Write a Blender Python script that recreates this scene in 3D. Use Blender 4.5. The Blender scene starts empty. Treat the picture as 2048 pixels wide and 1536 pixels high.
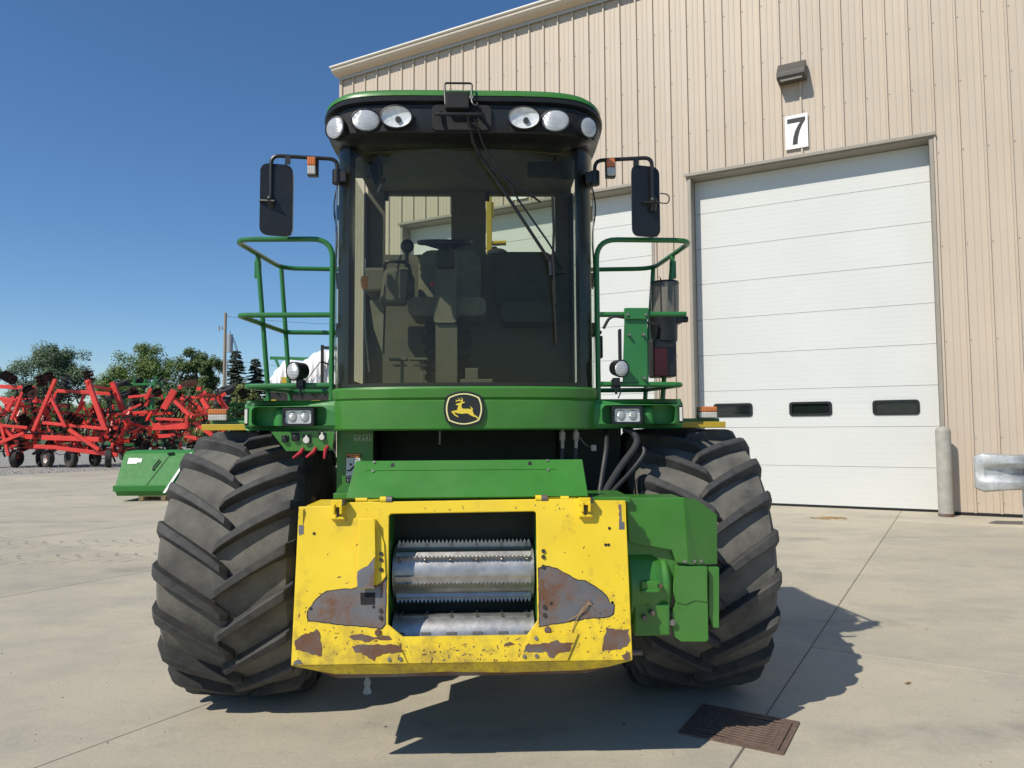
import bpy, bmesh, math, random
from mathutils import Vector, Matrix
from mathutils.geometry import tessellate_polygon
random.seed(7)
RAD = math.radians
scene = bpy.context.scene
col = scene.collection

# ------------------------------------------------------------------ camera, sky, sun, exposure
cam_data = bpy.data.cameras.new('camera')
cam_data.sensor_width = 36.0
cam_data.lens = 26.02
cam_data.clip_start = 0.05
cam_data.clip_end = 3000
cam = bpy.data.objects.new('camera', cam_data)
col.objects.link(cam)
cam.matrix_world = Matrix.Translation((0, 0, 1.72)) @ Matrix.Rotation(RAD(93.48), 4, 'X') @ Matrix.Rotation(RAD(-0.34), 4, 'Z')
scene.camera = cam

SUN_EL = 46.0
SUN_H = Vector((0.73, 0.68))          # horizontal direction the light travels
world = bpy.data.worlds.new('World')
scene.world = world
world.use_nodes = True
wn = world.node_tree.nodes
wn.clear()
sky = wn.new('ShaderNodeTexSky')
sky.sky_type = 'NISHITA'
sky.sun_disc = False
sky.sun_elevation = RAD(SUN_EL)
sky.sun_rotation = math.atan2(-SUN_H.x, -SUN_H.y)
sky.altitude = 200
sky.air_density = 1.0
sky.dust_density = 0.15
sky.ozone_density = 6.0
bgn = wn.new('ShaderNodeBackground')
bgn.inputs['Strength'].default_value = 0.112
wout = wn.new('ShaderNodeOutputWorld')
hsv = wn.new('ShaderNodeHueSaturation')
hsv.inputs['Saturation'].default_value = 1.10
hsv.inputs['Value'].default_value = 1.13
world.node_tree.links.new(sky.outputs[0], hsv.inputs['Color'])
# thin high cirrus, barely brighter than the blue
wtc = wn.new('ShaderNodeTexCoord'); wmp = wn.new('ShaderNodeMapping'); wmp.inputs['Scale'].default_value = (2.2, 2.2, 9.0); wmp.inputs['Rotation'].default_value = (.25, .1, .4)
wnz = wn.new('ShaderNodeTexNoise'); wnz.inputs['Scale'].default_value = 1.1; wnz.inputs['Detail'].default_value = 6; wnz.inputs['Roughness'].default_value = .62
wrp = wn.new('ShaderNodeValToRGB'); wrp.color_ramp.elements[0].position = .50; wrp.color_ramp.elements[1].position = .85; wrp.color_ramp.elements[1].color = (.35, .35, .35, 1)
wsx = wn.new('ShaderNodeSeparateXYZ'); wlo = wn.new('ShaderNodeMapRange'); wlo.inputs['From Min'].default_value = .22; wlo.inputs['From Max'].default_value = .10
wml = wn.new('ShaderNodeMath'); wml.operation = 'MULTIPLY'
wmx = wn.new('ShaderNodeMix'); wmx.data_type = 'RGBA'; wmx.inputs[7].default_value = (6.5, 7.0, 7.6, 1)
for a_, b_ in ((wtc.outputs['Generated'], wmp.inputs[0]), (wmp.outputs[0], wnz.inputs['Vector']), (wnz.outputs['Fac'], wrp.inputs[0]), (wtc.outputs['Generated'], wsx.inputs[0]), (wsx.outputs['Z'], wlo.inputs['Value']), (wlo.outputs[0], wml.inputs[0]), (wrp.outputs[0], wml.inputs[1]), (wml.outputs[0], wmx.inputs[0]), (hsv.outputs[0], wmx.inputs[6]), (wmx.outputs[2], bgn.inputs[0])):
    world.node_tree.links.new(a_, b_)
world.node_tree.links.new(bgn.outputs[0], wout.inputs[0])

sun_data = bpy.data.lights.new('sun', 'SUN')
sun_data.energy = 4.8
sun_data.angle = RAD(0.53)
sun_data.color = (1.0, 0.935, 0.82)
sun = bpy.data.objects.new('sun', sun_data)
col.objects.link(sun)
ldir = Vector((SUN_H.x, SUN_H.y, 0)).normalized() * math.cos(RAD(SUN_EL)) + Vector((0, 0, -math.sin(RAD(SUN_EL))))
sun.rotation_euler = ldir.to_track_quat('-Z', 'Y').to_euler()
sun.location = (-20, -20, 30)

scene.view_settings.view_transform = 'Standard'
scene.view_settings.look = 'None'
scene.view_settings.exposure = -0.08
scene.view_settings.gamma = 1.0
scene.view_settings.use_curve_mapping = False
scene.render.engine = 'CYCLES'
scene.cycles.max_bounces = 10
scene.cycles.transparent_max_bounces = 16

# ------------------------------------------------------------------ mesh helpers
class MB:
    def __init__(s):
        s.v = []; s.f = []; s.m = []
    def add(s, vs, fs, mi=0):
        o = len(s.v)
        s.v += [tuple(p) for p in vs]
        s.f += [tuple(i + o for i in f) for f in fs]
        s.m += [mi] * len(fs)
        return s
    def box(s, x0, x1, y0, y1, z0, z1, mi=0):
        vs = [(x, y, z) for z in (z0, z1) for y in (y0, y1) for x in (x0, x1)]
        return s.add(vs, [(0, 2, 3, 1), (4, 5, 7, 6), (0, 1, 5, 4), (2, 6, 7, 3), (0, 4, 6, 2), (1, 3, 7, 5)], mi)
    def obox(s, c, size, rot=None, mi=0):
        a, b, d = (q / 2 for q in size)
        vs = [Vector((x, y, z)) for z in (-d, d) for y in (-b, b) for x in (-a, a)]
        if rot is not None: vs = [rot @ p for p in vs]
        c = Vector(c)
        return s.add([p + c for p in vs], [(0, 2, 3, 1), (4, 5, 7, 6), (0, 1, 5, 4), (2, 6, 7, 3), (0, 4, 6, 2), (1, 3, 7, 5)], mi)
    def beam(s, p0, p1, w, h, mi=0):
        p0 = Vector(p0); p1 = Vector(p1); d = p1 - p0; L = d.length
        q = d.to_track_quat('X', 'Z').to_matrix()
        return s.obox((p0 + p1) / 2, (L, w, h), q, mi)
    def tube(s, path, r, seg=10, mi=0, caps=True):
        P = [Vector(p) for p in path]
        rs = r if isinstance(r, (list, tuple)) else [r] * len(P)
        rings = []; ref = None
        for i, p in enumerate(P):
            d = (P[min(i + 1, len(P) - 1)] - P[max(i - 1, 0)]).normalized()
            if ref is None:
                ref = Vector((0, 0, 1)) if abs(d.z) < .9 else Vector((1, 0, 0))
            u = (ref - d * ref.dot(d)).normalized(); w = d.cross(u); ref = u
            rings.append([p + (u * math.cos(a) + w * math.sin(a)) * rs[i] for a in (2 * math.pi * k / seg for k in range(seg))])
        vs = [p for ring in rings for p in ring]
        fs = []
        for i in range(len(P) - 1):
            for k in range(seg):
                a = i * seg + k; b = i * seg + (k + 1) % seg
                fs.append((a, b, b + seg, a + seg))
        if caps:
            fs.append(tuple(range(seg))[::-1]); fs.append(tuple((len(P) - 1) * seg + k for k in range(seg)))
        return s.add(vs, fs, mi)
    def cyl(s, p0, p1, r0, r1=None, seg=16, mi=0):
        return s.tube([p0, p1], [r0, r0 if r1 is None else r1], seg, mi)
    def lathe(s, prof, M, seg=32, mi=0, closed=False):
        # prof: (radius, axial) list, axis = local X of matrix M
        vs = []; n = len(prof)
        for k in range(seg):
            a = 2 * math.pi * k / seg
            for r, x in prof: vs.append(M @ Vector((x, r * math.cos(a), r * math.sin(a))))
        fs = []
        for k in range(seg):
            k2 = (k + 1) % seg
            for i in range(n - 1 + (1 if closed else 0)):
                j = (i + 1) % n
                fs.append((k * n + i, k * n + j, k2 * n + j, k2 * n + i))
        return s.add(vs, fs, mi)
    def prism(s, polys, f0, f1, mi=0):
        # polys: [outer, hole, ...] of 2D points; f0 / f1 map a 2D point to the front / back 3D point
        if not isinstance(polys[0][0], (list, tuple)): polys = [polys]
        flat = [p for q in polys for p in q]; n = len(flat)
        tri = tessellate_polygon([[Vector((p[0], p[1], 0)) for p in q] for q in polys])
        vs = [f0(*p) for p in flat] + [f1(*p) for p in flat]
        fs = [tuple(t) for t in tri] + [tuple(i + n for i in t[::-1]) for t in tri]
        o = 0
        for q in polys:
            m = len(q)
            for i in range(m):
                a = o + i; b = o + (i + 1) % m
                fs.append((a, b, b + n, a + n))
            o += m
        return s.add(vs, fs, mi)
    def grid(s, rows, mi=0, closed=False):
        n = len(rows[0]); vs = [p for r in rows for p in r]; fs = []
        for i in range(len(rows) - 1):
            for k in range(n if closed else n - 1):
                k2 = (k + 1) % n
                fs.append((i * n + k, i * n + k2, (i + 1) * n + k2, (i + 1) * n + k))
        return s.add(vs, fs, mi)
    def ball(s, c, r, seg=14, rings=9, mi=0, M=None):
        rx, ry, rz = r if isinstance(r, (tuple, list)) else (r, r, r)
        c = Vector(c); rows = []
        for i in range(rings + 1):
            t = math.pi * i / rings
            row = []
            for k in range(seg):
                a = 2 * math.pi * k / seg
                p = Vector((rx * math.sin(t) * math.cos(a), ry * math.sin(t) * math.sin(a), rz * math.cos(t)))
                row.append(c + (M @ p if M else p))
            rows.append(row)
        return s.grid(rows, mi, True)
    def mesh(s, name, mats, smooth=35, merge=True):
        me = bpy.data.meshes.new(name)
        me.from_pydata(s.v, [], s.f)
        me.polygons.foreach_set('material_index', s.m)
        bm = bmesh.new(); bm.from_mesh(me)
        if merge: bmesh.ops.remove_doubles(bm, verts=bm.verts, dist=1e-5)
        bmesh.ops.recalc_face_normals(bm, faces=bm.faces)
        bm.to_mesh(me); bm.free()
        for m in (mats if isinstance(mats, (list, tuple)) else [mats]): me.materials.append(m)
        if smooth:
            me.polygons.foreach_set('use_smooth', [True] * len(me.polygons))
            me.set_sharp_from_angle(angle=RAD(smooth))
        return me
    def build(s, name, mats, parent=None, smooth=35, bevel=0, seg=2, label=None):
        o = bpy.data.objects.new(name, s.mesh(name, mats, smooth))
        col.objects.link(o)
        if parent is not None: o.parent = parent
        if bevel:
            b = o.modifiers.new('bevel', 'BEVEL'); b.width = bevel; b.segments = seg; b.limit_method = 'ANGLE'; b.angle_limit = RAD(40)
            b.harden_normals = False
        if label: o['label'] = label
        return o

def link(o, parent=None):
    col.objects.link(o)
    if parent is not None: o.parent = parent
    return o
def inst(name, me, parent=None, M=None):
    o = bpy.data.objects.new(name, me); link(o, parent)
    if M is not None: o.matrix_local = M
    return o
def thing(name, label, cat, loc=(0, 0, 0), rz=0, group=None):
    o = bpy.data.objects.new(name, None); link(o)
    o.empty_display_size = .2
    o.location = loc; o.rotation_euler = (0, 0, rz)
    return tag(o, label, cat, group)
def tag(o, label, cat, group=None):
    o['label'] = label; o['category'] = cat
    if group: o['group'] = group
    return o
def struct(o):
    o['kind'] = 'structure'; return o
def stuff(o):
    o['kind'] = 'stuff'; return o
def fillet(path, r, n=5):
    P = [Vector(p) for p in path]; out = [P[0]]
    for i in range(1, len(P) - 1):
        a = (P[i - 1] - P[i]); b = (P[i + 1] - P[i])
        ra = min(r, a.length * .49); rb = min(r, b.length * .49)
        A = P[i] + a.normalized() * ra; B = P[i] + b.normalized() * rb
        for k in range(n + 1):
            t = k / n
            out.append(A * (1 - t) ** 2 + P[i] * 2 * t * (1 - t) + B * t * t)
    out.append(P[-1]); return out
def rrect(x0, x1, z0, z1, r, n=4):
    out = []
    for cx, cz, a0 in ((x1 - r, z1 - r, 0), (x0 + r, z1 - r, 90), (x0 + r, z0 + r, 180), (x1 - r, z0 + r, 270)):
        for k in range(n + 1):
            a = RAD(a0 + 90 * k / n); out.append((cx + r * math.cos(a), cz + r * math.sin(a)))
    return out
def rough_poly(poly, step=.012, amp=.004, seed=1):
    rnd = random.Random(seed); out = []
    for i, (x, y) in enumerate(poly):
        x2, y2 = poly[(i + 1) % len(poly)]; L = math.hypot(x2 - x, y2 - y); n = max(1, int(L / step))
        for k in range(n):
            t = k / n; out.append((x + (x2 - x) * t + rnd.uniform(-amp, amp), y + (y2 - y) * t + rnd.uniform(-amp, amp)))
    return out
def frame_from_normal(n, up=(0, 0, 1)):
    n = Vector(n).normalized(); up = Vector(up)
    u = up.cross(n).normalized(); w = n.cross(u)
    return Matrix((u, w, n)).transposed()      # columns: right, up, normal

# ------------------------------------------------------------------ materials
def nodes_of(name):
    m = bpy.data.materials.new(name); m.use_nodes = True
    nt = m.node_tree; return m, nt, nt.nodes, nt.links, nt.nodes['Principled BSDF']
def noise(nt, scale, detail=4, rough=.55, vec=None, dim='3D'):
    n = nt.nodes.new('ShaderNodeTexNoise'); n.inputs['Scale'].default_value = scale
    n.inputs['Detail'].default_value = detail; n.inputs['Roughness'].default_value = rough
    if vec is not None: nt.links.new(vec, n.inputs['Vector'])
    return n.outputs['Fac']
def ramp(nt, fac, a, b, ca=(0, 0, 0, 1), cb=(1, 1, 1, 1)):
    r = nt.nodes.new('ShaderNodeValToRGB'); r.color_ramp.elements[0].position = a; r.color_ramp.elements[1].position = b
    r.color_ramp.elements[0].color = ca; r.color_ramp.elements[1].color = cb
    nt.links.new(fac, r.inputs[0]); return r.outputs[0]
def mixc(nt, fac, a, b, mode='MIX'):
    m = nt.nodes.new('ShaderNodeMix'); m.data_type = 'RGBA'; m.blend_type = mode
    for sock, val in ((m.inputs[0], fac), (m.inputs[6], a), (m.inputs[7], b)):
        if hasattr(val, 'links'): nt.links.new(val, sock)
        elif isinstance(val, (int, float)): sock.default_value = val
        else: sock.default_value = (*val[:3], 1)
    return m.outputs[2]
def mathn(nt, op, a, b=None, c=None):
    m = nt.nodes.new('ShaderNodeMath'); m.operation = op
    for i, val in enumerate((a, b, c)):
        if val is None: continue
        if hasattr(val, 'links'): nt.links.new(val, m.inputs[i])
        else: m.inputs[i].default_value = val
    return m.outputs[0]
def coords(nt, kind='Object', scale=None):
    t = nt.nodes.new('ShaderNodeTexCoord'); v = t.outputs[kind]
    if kind == 'World':
        pass
    if scale:
        mp = nt.nodes.new('ShaderNodeMapping'); mp.inputs['Scale'].default_value = scale
        nt.links.new(v, mp.inputs['Vector']); v = mp.outputs[0]
    return v
def wpos(nt, scale=None, rz=0):
    g = nt.nodes.new('ShaderNodeNewGeometry'); v = g.outputs['Position']
    if scale or rz:
        mp = nt.nodes.new('ShaderNodeMapping'); mp.inputs['Scale'].default_value = scale or (1, 1, 1)
        mp.inputs['Rotation'].default_value = (0, 0, rz)
        nt.links.new(v, mp.inputs['Vector']); v = mp.outputs[0]
    return v
def bump(nt, bs, h, strength=.2, dist=.01):
    b = nt.nodes.new('ShaderNodeBump'); b.inputs['Strength'].default_value = strength; b.inputs['Distance'].default_value = dist
    nt.links.new(h, b.inputs['Height']); nt.links.new(b.outputs[0], bs.inputs['Normal'])

def simple(name, c, rough=.5, metal=0, var=.12, scale=6, bmp=0, bscale=80, dust=0, dustc=(.38, .34, .27), coat=0, dscale=3):
    m, nt, N, L, bs = nodes_of(name)
    v = coords(nt)
    n1 = noise(nt, scale, 5, .6, v)
    dark = tuple(q * (1 - var) for q in c); lite = tuple(min(1, q * (1 + var)) for q in c)
    cc = mixc(nt, ramp(nt, n1, .3, .7), dark, lite)
    if dust:
        n2 = noise(nt, dscale, 8, .68, v)
        cc = mixc(nt, mathn(nt, 'MULTIPLY', ramp(nt, n2, .42, .75), dust), cc, dustc)
    L.new(cc, bs.inputs['Base Color'])
    rr = mathn(nt, 'MULTIPLY_ADD', noise(nt, scale * 2.3, 4, .6, v), .25, rough - .125)
    L.new(rr, bs.inputs['Roughness'])
    bs.inputs['Metallic'].default_value = metal
    if coat:
        bs.inputs['Coat Weight'].default_value = coat; bs.inputs['Coat Roughness'].default_value = .12
    if bmp: bump(nt, bs, noise(nt, bscale, 4, .6, v), bmp, .004)
    return m

M = {}
M['green'] = simple('green_paint', (.042, .195, .022), .36, 0, .10, 5, .05, 60, .22, (.16, .20, .11), coat=.25)
M['green_plastic'] = simple('green_plastic', (.034, .215, .042), .5, 0, .08, 9, .18, 260, .15, (.2, .25, .15))
M['green_rail'] = simple('green_rail_paint', (.022, .16, .035), .34, 0, .10, 8, .03, 60, .12, (.15, .2, .12), coat=.2)
M['green_new'] = simple('new_green_paint', (.028, .19, .03), .62, 0, .06, 4, 0)
M['green_far'] = simple('far_green_paint', (.02, .16, .04), .5, 0, .2, 3)
M['yellow_part'] = simple('yellow_part_paint', (.52, .36, .02), .45, 0, .12, 9, .05, 60, .4, (.25, .19, .08))
M['black'] = simple('black_plastic', (.009, .010, .012), .40, 0, .2, 8, .06, 150, .07, (.06, .057, .05))
M['black_matt'] = simple('matt_black', (.006, .006, .007), .75, 0, .3, 8, .1, 120, .12, (.05, .047, .04))
M['chassis'] = simple('dark_chassis', (.010, .016, .011), .7, 0, .3, 5, .1, 60, .25, (.05, .045, .035))
M['hose'] = simple('hose_rubber', (.022, .022, .023), .55, 0, .3, 9, .05, 90, .2, (.09, .085, .075))
M['tyre'] = simple('tyre_carcass', (.092, .088, .077), .87, 0, .30, 6, .6, 45, .85, (.19, .178, .145), dscale=3.2)
M['lug'] = simple('tyre_lug', (.036, .036, .036), .70, 0, .30, 9, .5, 45, .5, (.115, .108, .09), dscale=7)
M['rim'] = simple('rim_paint', (.55, .36, .03), .5, 0, .2, 4, 0, 80, .5)
M['steel'] = simple('polished_roll_steel', (.46, .45, .435), .42, .85, .25, 14, .12, 70, .4, (.36, .33, .29), dscale=6)
M['steel_dark'] = simple('dark_roll_steel', (.16, .155, .15), .5, .7, .3, 9, .1, 60, .4, (.12, .09, .06))
M['bolt'] = simple('bolt_steel', (.30, .28, .25), .45, .8, .3, 30)
M['bolt_dark'] = simple('dark_bolt', (.06, .055, .05), .5, .5, .3, 30)
M['silver'] = simple('lamp_silver', (.88, .88, .87), .22, .12, .22, 40, .3, 60)
M['chrome'] = simple('chrome', (.75, .75, .75), .12, 1, .05, 6)
M['white_plastic'] = simple('white_plastic', (.72, .70, .64), .5, 0, .1, 9, 0, 80, .3)
M['red_plastic'] = simple('red_plastic', (.42, .02, .03), .4, 0, .1)
M['olive'] = simple('cab_trim', (.105, .095, .065), .75, 0, .12, 8, .1, 150)
M['olive_dark'] = simple('cab_dark_trim', (.042, .039, .028), .8, 0, .2, 8, .1, 120)
M['fabric'] = simple('seat_fabric', (.17, .158, .11), .9, 0, .2, 14, .2, 220)
M['orange_knob'] = simple('orange_knob', (.72, .24, .04), .35, 0, .05)
M['galv'] = simple('galvanised_steel', (.50, .52, .52), .55, .45, .22, 9, .05, 60, .15)
M['bollard'] = simple('bollard_paint', (.36, .35, .31), .7, 0, .15, 5, .1, 60, .4, (.30, .25, .17))
M['wood'] = simple('pallet_wood', (.62, .45, .24), .8, 0, .2, 12, .1, 60)
M['strap'] = simple('white_strap', (.8, .8, .78), .6, 0, .05)
M['red'] = simple('red_implement_paint', (.76, .055, .040), .42, 0, .12, 2, 0, 60, .2, (.25, .07, .05))
M['disc'] = simple('disc_steel', (.026, .025, .025), .6, .3, .4, 4, .1, 30, .4, (.08, .062, .048))
M['disc_pale'] = simple('worn_disc_steel', (.19, .165, .145), .5, .4, .3, 4)
M['far_tyre'] = simple('far_tyre', (.028, .027, .026), .85, 0, .3, 4, 0, 60, .4, (.16, .14, .11))
M['far_rim'] = simple('far_rim', (.55, .52, .45), .6, 0, .2, 4)
M['bark'] = simple('bark', (.10, .075, .05), .9, 0, .3, 5, .4, 20)
M['pole_wood'] = simple('pole_wood', (.30, .25, .19), .9, 0, .2, 6, .2, 30)
M['grey_metal'] = simple('grey_metal', (.34, .36, .37), .5, .2, .1)
M['tarp'] = simple('white_tarp', (.82, .82, .82), .6, 0, .05, 3)
M['wire'] = simple('wire', (.03, .03, .03), .6)
M['lamp_bronze'] = simple('lamp_bronze', (.075, .068, .058), .55, 0, .1)
M['sign_white'] = simple('sign_white', (.80, .80, .78), .5, 0, .03)
M['sign_black'] = simple('sign_black', (.012, .012, .013), .5, 0, .05)
M['trim'] = simple('door_trim', (.30, .27, .225), .5, 0, .08, 3)
M['decal_white'] = simple('decal_white', (.62, .65, .62), .5, 0, .05)
M['decal_orange'] = simple('decal_orange', (.60, .22, .03), .5, 0, .05)
M['emblem_yellow'] = simple('emblem_yellow', (.80, .60, .06), .45, 0, .05)
M['emblem_line'] = simple('emblem_line', (.85, .78, .36), .45, 0, .05)
M['emblem_black'] = simple('emblem_black', (.011, .011, .010), .32, 0, .1, coat=.3)
M['bag'] = simple('plastic_scrap', (.20, .24, .25), .3, 0, .2)
M['straw'] = simple('straw', (.33, .22, .10), .9, 0, .35, 30)

def mat_yellow():
    m, nt, N, L, bs = nodes_of('worn_yellow_paint'); v = coords(nt)
    base = mixc(nt, ramp(nt, noise(nt, 4, 4, .5, v), .3, .7), (.77, .54, .016), (.84, .61, .028))
    # scuffs and grime: they gather low on the frame, with streaks
    sx = nt.nodes.new('ShaderNodeSeparateXYZ'); L.new(v, sx.inputs[0])
    mr = nt.nodes.new('ShaderNodeMapRange'); L.new(sx.outputs['Z'], mr.inputs['Value'])
    mr.inputs['From Min'].default_value = .95; mr.inputs['From Max'].default_value = .52
    grime = ramp(nt, mathn(nt, 'ADD', noise(nt, 10, 10, .72, v), mathn(nt, 'MULTIPLY', mr.outputs[0], .20)), .56, .84)
    c = mixc(nt, mathn(nt, 'MULTIPLY', grime, .75), base, (.20, .13, .05))
    mp = nt.nodes.new('ShaderNodeMapping'); mp.inputs['Scale'].default_value = (60, 60, 9); L.new(v, mp.inputs['Vector'])
    chips = ramp(nt, mathn(nt, 'ADD', noise(nt, 1, 5, .7, mp.outputs[0]), mathn(nt, 'MULTIPLY', mr.outputs[0], .13)), .74, .785)
    c = mixc(nt, chips, c, (.075, .048, .028))
    c = mixc(nt, mathn(nt, 'MULTIPLY', ramp(nt, noise(nt, 2.2, 6, .6, v), .5, .8), .22), c, (.40, .30, .09))
    L.new(c, bs.inputs['Base Color']); bs.inputs['Roughness'].default_value = .42
    bump(nt, bs, noise(nt, 35, 5, .6, v), .06, .004)
    return m
M['yellow'] = mat_yellow()

def mat_bare(name, rust_amt):
    m, nt, N, L, bs = nodes_of(name); v = coords(nt)
    steel = mixc(nt, noise(nt, 14, 6, .6, v), (.13, .125, .125), (.26, .245, .24))
    r1 = ramp(nt, noise(nt, 5.5, 9, .70, v), .62 - rust_amt, .70 - rust_amt * .4)
    rust = mixc(nt, noise(nt, 22, 6, .7, v), (.06, .034, .023), (.20, .088, .04))
    L.new(mixc(nt, r1, steel, rust), bs.inputs['Base Color'])
    L.new(mathn(nt, 'SUBTRACT', .55, mathn(nt, 'MULTIPLY', r1, .5)), bs.inputs['Metallic'])
    L.new(mathn(nt, 'ADD', .42, mathn(nt, 'MULTIPLY', r1, .4)), bs.inputs['Roughness'])
    bump(nt, bs, noise(nt, 60, 6, .7, v), .3, .003)
    return m
M['bare'] = mat_bare('bare_steel_worn', .16)
M['rust'] = mat_bare('rusted_steel', .30)
M['cast_iron'] = simple('cast_iron', (.14, .092, .07), .75, .1, .3, 30, .2, 60, .5, (.16, .11, .075))
M['burnt_edge'] = simple('paint_edge', (.035, .03, .025), .7, 0, .4, 40)

def mat_concrete():
    m, nt, N, L, bs = nodes_of('concrete'); p = wpos(nt)
    oi = nt.nodes.new('ShaderNodeObjectInfo')
    base = mixc(nt, ramp(nt, noise(nt, .35, 6, .6, p), .3, .7), (.43, .388, .300), (.515, .458, .345))
    st = wpos(nt, (.8, 1.15, 1), RAD(20))
    base = mixc(nt, mathn(nt, 'MULTIPLY', ramp(nt, noise(nt, .9, 10, .72, st), .44, .66), .75), base, (.335, .315, .265))
    base = mixc(nt, mathn(nt, 'MULTIPLY', ramp(nt, noise(nt, 2.4, 8, .7, p), .55, .72), .5), base, (.55, .48, .35))
    base = mixc(nt, mathn(nt, 'MULTIPLY', ramp(nt, noise(nt, 42, 6, .78, p), .45, .8), .6), base, (.27, .25, .205))
    base = mixc(nt, mathn(nt, 'MULTIPLY', ramp(nt, noise(nt, 4.2, 10, .78, p), .58, .68), .42), base, (.29, .27, .22))
    spots = nt.nodes.new('ShaderNodeTexVoronoi'); spots.inputs['Scale'].default_value = 2.1; L.new(p, spots.inputs['Vector'])
    base = mixc(nt, ramp(nt, spots.outputs['Distance'], .018, .03, (1, 1, 1, 1), (0, 0, 0, 1)), base, (.10, .085, .065))
    # curved rubber scuffs left by turning machines
    wv = nt.nodes.new('ShaderNodeTexWave'); wv.wave_type = 'RINGS'; wv.inputs['Scale'].default_value = .12
    wv.inputs['Distortion'].default_value = 6; wv.inputs['Detail'].default_value = 4; wv.inputs['Detail Scale'].default_value = .6
    L.new(p, wv.inputs['Vector'])
    scuff = mathn(nt, 'MULTIPLY', ramp(nt, wv.outputs['Fac'], .93, 1), ramp(nt, noise(nt, 1.1, 6, .7, p), .5, .65))
    base = mixc(nt, mathn(nt, 'MULTIPLY', scuff, .45), base, (.17, .165, .15))
    tint = mathn(nt, 'MULTIPLY_ADD', oi.outputs['Random'], .14, .93)
    hs = nt.nodes.new('ShaderNodeHueSaturation'); L.new(tint, hs.inputs['Value']); L.new(base, hs.inputs['Color'])
    L.new(hs.outputs[0], bs.inputs['Base Color']); bs.inputs['Roughness'].default_value = .82
    bs.inputs['Specular IOR Level'].default_value = .3
    bump(nt, bs, mathn(nt, 'ADD', noise(nt, 70, 6, .7, p), mathn(nt, 'MULTIPLY', noise(nt, 6, 5, .6, p), 1.5)), .22, .008)
    return m
M['concrete'] = mat_concrete()
M['joint'] = simple('joint_filler', (.15, .135, .105), .9, 0, .3, 8)

def mat_gravel(name, a, b, sc):
    m, nt, N, L, bs = nodes_of(name); p = wpos(nt)
    vo = nt.nodes.new('ShaderNodeTexVoronoi'); vo.inputs['Scale'].default_value = sc; L.new(p, vo.inputs['Vector'])
    c = mixc(nt, vo.outputs['Color'], a, b)
    c = mixc(nt, mathn(nt, 'MULTIPLY', ramp(nt, noise(nt, .25, 5, .6, p), .4, .7), .5), c, a)
    L.new(c, bs.inputs['Base Color']); bs.inputs['Roughness'].default_value = .95
    bump(nt, bs, vo.outputs['Distance'], .6, .05)
    return m
M['gravel'] = mat_gravel('gravel', (.20, .19, .165), (.44, .42, .38), 9)
M['grass'] = mat_gravel('grass_field', (.05, .085, .025), (.11, .14, .05), 3)

def mat_siding():
    m, nt, N, L, bs = nodes_of('beige_siding'); p = wpos(nt)
    c = mixc(nt, ramp(nt, noise(nt, .5, 5, .6, p), .3, .7), (.495, .412, .322), (.54, .452, .356))
    mp = wpos(nt, (5, 5, .25))
    c = mixc(nt, mathn(nt, 'MULTIPLY', ramp(nt, noise(nt, 1, 6, .65, mp), .5, .8), .10), c, (.42, .36, .29))
    oi = nt.nodes.new('ShaderNodeObjectInfo')
    hs = nt.nodes.new('ShaderNodeHueSaturation'); L.new(mathn(nt, 'MULTIPLY_ADD', oi.outputs['Random'], .05, .975), hs.inputs['Value']); L.new(c, hs.inputs['Color'])
    L.new(hs.outputs[0], bs.inputs['Base Color']); bs.inputs['Roughness'].default_value = .5
    bump(nt, bs, noise(nt, 2.5, 3, .5, p), .08, .02)
    return m
M['siding'] = mat_siding()
M['fascia'] = simple('fascia', (.56, .475, .38), .5, 0, .05, 2)
M['gutter_edge'] = simple('eave_edge', (.80, .76, .68), .5, 0, .03, 2)
M['soffit_trim'] = simple('grey_trim', (.45, .47, .5), .5, 0, .05, 2)

def mat_door():
    m, nt, N, L, bs = nodes_of('white_door'); p = wpos(nt)
    c = mixc(nt, ramp(nt, noise(nt, .7, 6, .6, p), .3, .75), (.60, .61, .58), (.645, .65, .62))
    mk = ramp(nt, noise(nt, 1, 5, .75, wpos(nt, (3.5, 3.5, 1.2))), .735, .76)
    c = mixc(nt, mathn(nt, 'MULTIPLY', mk, .35), c, (.40, .38, .33))
    L.new(c, bs.inputs['Base Color']); bs.inputs['Roughness'].default_value = .45
    sx = nt.nodes.new('ShaderNodeSeparateXYZ'); L.new(p, sx.inputs[0])
    fr = mathn(nt, 'FRACT', mathn(nt, 'MULTIPLY', sx.outputs['Z'], 1 / .105))
    gr = mathn(nt, 'LESS_THAN', fr, .10)
    hgt = mathn(nt, 'SUBTRACT', mathn(nt, 'MULTIPLY', noise(nt, 60, 3, .6, p), .25), gr)
    bump(nt, bs, hgt, .4, .008)
    return m
M['door'] = mat_door()

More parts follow.
